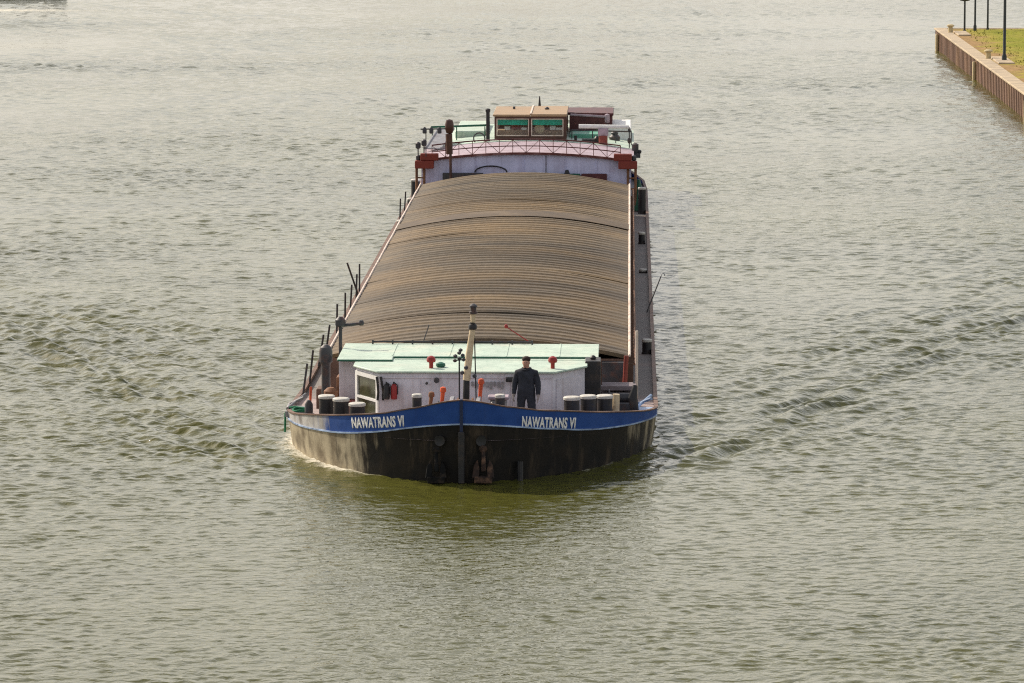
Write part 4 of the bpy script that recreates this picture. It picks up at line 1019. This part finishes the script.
for k in range(NW):
    lam = .20 * (2.6 / .20) ** ((k + rr.uniform(0, 1)) / NW)
    ang = (rr.normal(0, .6) + R(97)) if k % 5 < 3 else rr.uniform(0, math.pi); kx, ky = math.cos(ang) * 2 * math.pi / lam, math.sin(ang) * 2 * math.pi / lam
    amp = WV * lam / (2 * math.pi) * np.exp(-(np.log(lam / lamp) / .62) ** 2)
    wgt = np.clip((lam - 2.0 * DYc * abs(math.sin(ang)) - 2.0 * DXc * abs(math.cos(ang))) / (.6 * lam), 0, 1)
    acc += amp * wgt * farb * np.sin(kx * jxc + ky * jyc + rr.uniform(0, 6.28))
rip[core] = acc
rip = rip + 2.5 * np.where(rip > 0, rip, 0) * np.abs(rip)
# rougher inside the diverging wake, smoother in the water pushed ahead of the bow
wk = np.zeros_like(XX)
for s_ in (-1, 1):
    for o_, a_ in ((0, 1.0), (-3.2, .6), (2.6, .35)):
        dd = (s_ * XX - (3.9 + o_ + .36 * YY)) / 1.063
        wk += a_ * np.exp(-(dd / 1.2) ** 2) * np.clip((YY - 1) / 4, 0, 1) * np.exp(-np.clip(YY, 0, None) / 90) * (s_ * XX > 0)
wk *= np.clip(.7 + .6 * smooth_noise(XX, YY, 71, 7), .1, 1.6)
ahead = np.exp(-((XX / 6.5) ** 2)) * np.exp(-((YY + 3.5) / 5.5) ** 2)
rip *= fade * gust * (1 + 1.25 * wk) * (1 - .25 * ahead)
near = np.exp(-((np.abs(XX) / 90) ** 4)) * (YY < 370) * (YY > -40)
Z += sw * near
def line_wave(x0, y0, x1, y1, wid, amp, wl_):
    d = np.array([x1 - x0, y1 - y0]); L_ = np.hypot(*d); d = d / L_
    t = (XX - x0) * d[0] + (YY - y0) * d[1]; q = -(XX - x0) * d[1] + (YY - y0) * d[0]
    w_ = np.exp(-(q / wid) ** 2) * np.clip((t + 5) / 8, 0, 1) * np.clip((L_ - t) / (L_ * .5), 0, 1)
    return amp * w_ * np.cos(2 * math.pi * q / wl_) , w_
calm = np.zeros_like(XX); chop = np.zeros_like(XX)
a, wq = line_wave(-60, 162, -14, 158, 4.0, .07, 1.3); Z += a * np.clip(.6 + .6 * smooth_noise(XX, YY, 41, 12), 0, 1.5); chop += wq
a, wq = line_wave(-60, 207, -26, 208, 5.0, .09, 1.7); Z += a * np.clip(.6 + .6 * smooth_noise(XX, YY, 42, 12), 0, 1.5); chop += wq
_, wq = line_wave(-46, 176, -22, 188, 9.0, 0, 3); calm += wq
Z += rip * (1 - .75 * np.clip(calm, 0, 1)) * (1 + 1.1 * np.clip(chop, 0, 1) * np.clip(.5 + .8 * smooth_noise(XX * .3, YY, 44, 6), 0, 1.4))
# foam: along the lit left bow wave, thin along right, streaks of the far wake
foam = np.zeros_like(XX)
dhull = np.where(YY < 0, np.hypot(XX, YY * 1.3), np.abs(XX) - HB_ * .97)
left = (XX < -.3)
foam += np.where(left & (YY > -.5) & (YY < 16), np.exp(-np.clip(dhull, 0, None) / .6) * np.clip((YY - .2) / 2.0, 0, 1) * np.clip((17 - YY) / 11, 0, 1), 0)
foam += np.where((XX > 0) & (YY > 2) & (YY < 11), .55 * np.exp(-np.clip(dhull, 0, None) / .2) * np.clip((11 - YY) / 8, 0, 1), 0)
_, wq = line_wave(-70, 233, -22, 228, 3.5, 0, 3); foam += .95 * wq
foam = np.clip(foam, 0, 1)
me = bpy.data.meshes.new('water')
co = np.stack([XX, YY, Z], -1).reshape(-1, 3)
me.vertices.add(nx * ny); me.vertices.foreach_set('co', co.ravel().astype(np.float32))
ii = (np.arange(ny - 1)[:, None] * nx + np.arange(nx - 1)[None, :]).ravel()
q = np.stack([ii, ii + 1, ii + nx + 1, ii + nx], -1)
nf = len(q); me.loops.add(nf * 4); me.loops.foreach_set('vertex_index', q.ravel().astype(np.int32))
me.polygons.add(nf); me.polygons.foreach_set('loop_start', np.arange(0, nf * 4, 4, dtype=np.int32)); me.polygons.foreach_set('loop_total', np.full(nf, 4, dtype=np.int32))
me.update(calc_edges=True); me.polygons.foreach_set('use_smooth', np.ones(nf, bool))
for nm, arr in (('foam', foam), ('calm', np.clip(calm, 0, 1)), ('coarse', np.clip(coarse, 0, 1))):
    at = me.attributes.new(nm, 'FLOAT', 'POINT'); at.data.foreach_set('value', arr.ravel().astype(np.float32))
wo = bpy.data.objects.new('water', me); col.objects.link(wo); tag(wo, kind='structure')
def water_mat():
    m, nt, b = new_mat('river_water'); N, L = nt.nodes, nt.links
    tc = N.new('ShaderNodeTexCoord')
    def noise(sc, stretch, rot, det, ro=.55, dist=.4):
        mp = N.new('ShaderNodeMapping'); mp.inputs['Scale'].default_value = (stretch, 1, 1); mp.inputs['Rotation'].default_value = (0, 0, rot)
        L.new(tc.outputs['Object'], mp.inputs[0])
        n = N.new('ShaderNodeTexNoise'); n.noise_dimensions = '2D'; n.inputs['Scale'].default_value = sc; n.inputs['Detail'].default_value = det; n.inputs['Roughness'].default_value = ro
        n.inputs['Distortion'].default_value = dist
        L.new(mp.outputs[0], n.inputs['Vector']); return n.outputs[0]
    def mth(op, a, b_=None, c=None):
        n = N.new('ShaderNodeMath'); n.operation = op
        for i, v in enumerate((a, b_, c)):
            if v is None: continue
            if isinstance(v, (int, float)): n.inputs[i].default_value = v
            else: L.new(v, n.inputs[i])
        return n.outputs[0]
    big = noise(.9, .55, R(12), 2); mid = noise(2.3, .6, R(-9), 3); fin = noise(6.0, .7, R(5), 2)
    h = mth('ADD', mth('ADD', mth('MULTIPLY', big, W['big']), mth('MULTIPLY', mid, W['mid'])), mth('MULTIPLY', fin, W['fin']))
    # gusts: patches of rougher and smoother water
    gust = noise(.035, .45, R(8), 3)
    gr = N.new('ShaderNodeMapRange'); gr.inputs[1].default_value = .3; gr.inputs[2].default_value = .7; gr.inputs[3].default_value = .65; gr.inputs[4].default_value = 1.3
    L.new(gust, gr.inputs[0])
    def attr(nm):
        a = N.new('ShaderNodeAttribute'); a.attribute_name = nm; return a.outputs['Fac']
    k = mth('MULTIPLY', gr.outputs[0], mth('SUBTRACT', 1.0, mth('MULTIPLY', attr('calm'), .75)))
    k = mth('MULTIPLY', k, mth('ADD', 1.0, mth('MULTIPLY', attr('coarse'), 2.2)))
    h = mth('MULTIPLY', h, k)
    bp = N.new('ShaderNodeBump'); bp.inputs['Distance'].default_value = 1.0; bp.inputs['Strength'].default_value = 1.0
    L.new(h, bp.inputs['Height']); L.new(bp.outputs[0], b.inputs['Normal'])
    fn = noise(3.2, 1, .3, 5, .7, .6); fn2 = noise(11, 1, .3, 3, .7, .4)
    fm = N.new('ShaderNodeMapRange'); fm.inputs[1].default_value = .56; fm.inputs[2].default_value = .74
    L.new(mth('ADD', mth('MULTIPLY', attr('foam'), .45), mth('ADD', mth('MULTIPLY', fn, .45), mth('MULTIPLY', fn2, .25))), fm.inputs[0])
    fmask = mth('MULTIPLY', fm.outputs[0], mth('MINIMUM', 1.0, mth('MULTIPLY', attr('foam'), 3.5)))
    turb = noise(.09, .6, 0, 4)
    cr = N.new('ShaderNodeValToRGB'); e = cr.color_ramp.elements
    e[0].position = .35; e[0].color = (*W['c0'], 1); e[1].position = .7; e[1].color = (*W['c1'], 1)
    L.new(turb, cr.inputs[0])
    mx = N.new('ShaderNodeMix'); mx.data_type = 'RGBA'; L.new(fmask, mx.inputs[0]); L.new(cr.outputs[0], mx.inputs[6]); mx.inputs[7].default_value = (.62, .58, .47, 1)
    L.new(mx.outputs[2], b.inputs['Base Color'])
    ro = mth('ADD', W['rough'], mth('MULTIPLY', fmask, .5)); L.new(ro, b.inputs['Roughness'])
    b.inputs['IOR'].default_value = 1.33
    return m
W = dict(big=.012, mid=.03, fin=.02, c0=(.066, .066, .012), c1=(.090, .088, .019), rough=.03)
me.materials.append(water_mat())

# ------------------------------------------------------------------ sky, sun, camera
SUN_EL, SUN_DIR = R(38), Vector((-.77, .64, 0)).normalized()
az = math.atan2(SUN_DIR.x, SUN_DIR.y)            # clockwise from +Y
w = bpy.data.worlds.new('World'); scene.world = w; w.use_nodes = True
nt = w.node_tree; N, L = nt.nodes, nt.links; bg = N.get('Background')
sky = N.new('ShaderNodeTexSky'); sky.sky_type = 'NISHITA'; sky.sun_disc = False; sky.sun_elevation = SUN_EL; sky.sun_rotation = az
sky.dust_density = 4; sky.air_density = 1.0; sky.ozone_density = 1.0
tc = N.new('ShaderNodeTexCoord')
mp = N.new('ShaderNodeMapping'); mp.inputs['Scale'].default_value = (1, 1, 2.6); L.new(tc.outputs['Generated'], mp.inputs[0])
cn = N.new('ShaderNodeTexNoise'); cn.inputs['Scale'].default_value = 3.4; cn.inputs['Detail'].default_value = 7; cn.inputs['Roughness'].default_value = .6
L.new(mp.outputs[0], cn.inputs['Vector'])
cm = N.new('ShaderNodeMapRange'); cm.inputs[1].default_value = .40; cm.inputs[2].default_value = .66; cm.inputs[3].default_value = .25; cm.inputs[4].default_value = 1.0
L.new(cn.outputs[0], cm.inputs[0])
sz = N.new('ShaderNodeSeparateXYZ'); L.new(tc.outputs['Generated'], sz.inputs[0])
hz = N.new('ShaderNodeMapRange'); hz.inputs[1].default_value = .0; hz.inputs[2].default_value = .75; hz.inputs[3].default_value = 1.0; hz.inputs[4].default_value = .28
L.new(sz.outputs[2], hz.inputs[0])
cf = N.new('ShaderNodeMath'); cf.operation = 'MULTIPLY'; L.new(cm.outputs[0], cf.inputs[0]); L.new(hz.outputs[0], cf.inputs[1])
mx = N.new('ShaderNodeMix'); mx.data_type = 'RGBA'; L.new(cf.outputs[0], mx.inputs[0]); L.new(sky.outputs[0], mx.inputs[6]); mx.inputs[7].default_value = (12.2, 11.6, 10.7, 1)
L.new(mx.outputs[2], bg.inputs[0]); bg.inputs[1].default_value = .125

sd = bpy.data.lights.new('sun', 'SUN'); sd.energy = 4.9; sd.angle = R(.5); sd.color = (1, .90, .76)
so = bpy.data.objects.new('sun', sd); col.objects.link(so)
to_sun = Vector((SUN_DIR.x * math.cos(SUN_EL), SUN_DIR.y * math.cos(SUN_EL), math.sin(SUN_EL)))
so.rotation_euler = to_sun.to_track_quat('Z', 'Y').to_euler(); so.location = to_sun * 60

cd = bpy.data.cameras.new('camera'); co_ = bpy.data.objects.new('camera', cd); col.objects.link(co_)
FR = 4335.0
cd.sensor_width = 36; cd.lens = FR / 1024 * 36; cd.clip_start = 1; cd.clip_end = 20000
pitch = math.atan(531.5 / 4300); yaw = math.atan(116 / 4335 / math.cos(pitch) * 1.0)
co_.location = (3.8, -98, 15.4); co_.rotation_euler = (math.pi / 2 - pitch, 0, yaw)
scene.camera = co_
scene.view_settings.view_transform = 'Standard'; scene.view_settings.look = 'None'; scene.view_settings.gamma = 1; scene.view_settings.exposure = 0
scene.cycles.max_bounces = 6
scene.cycles.use_denoising = False
scene.cycles.filter_width = 1.15
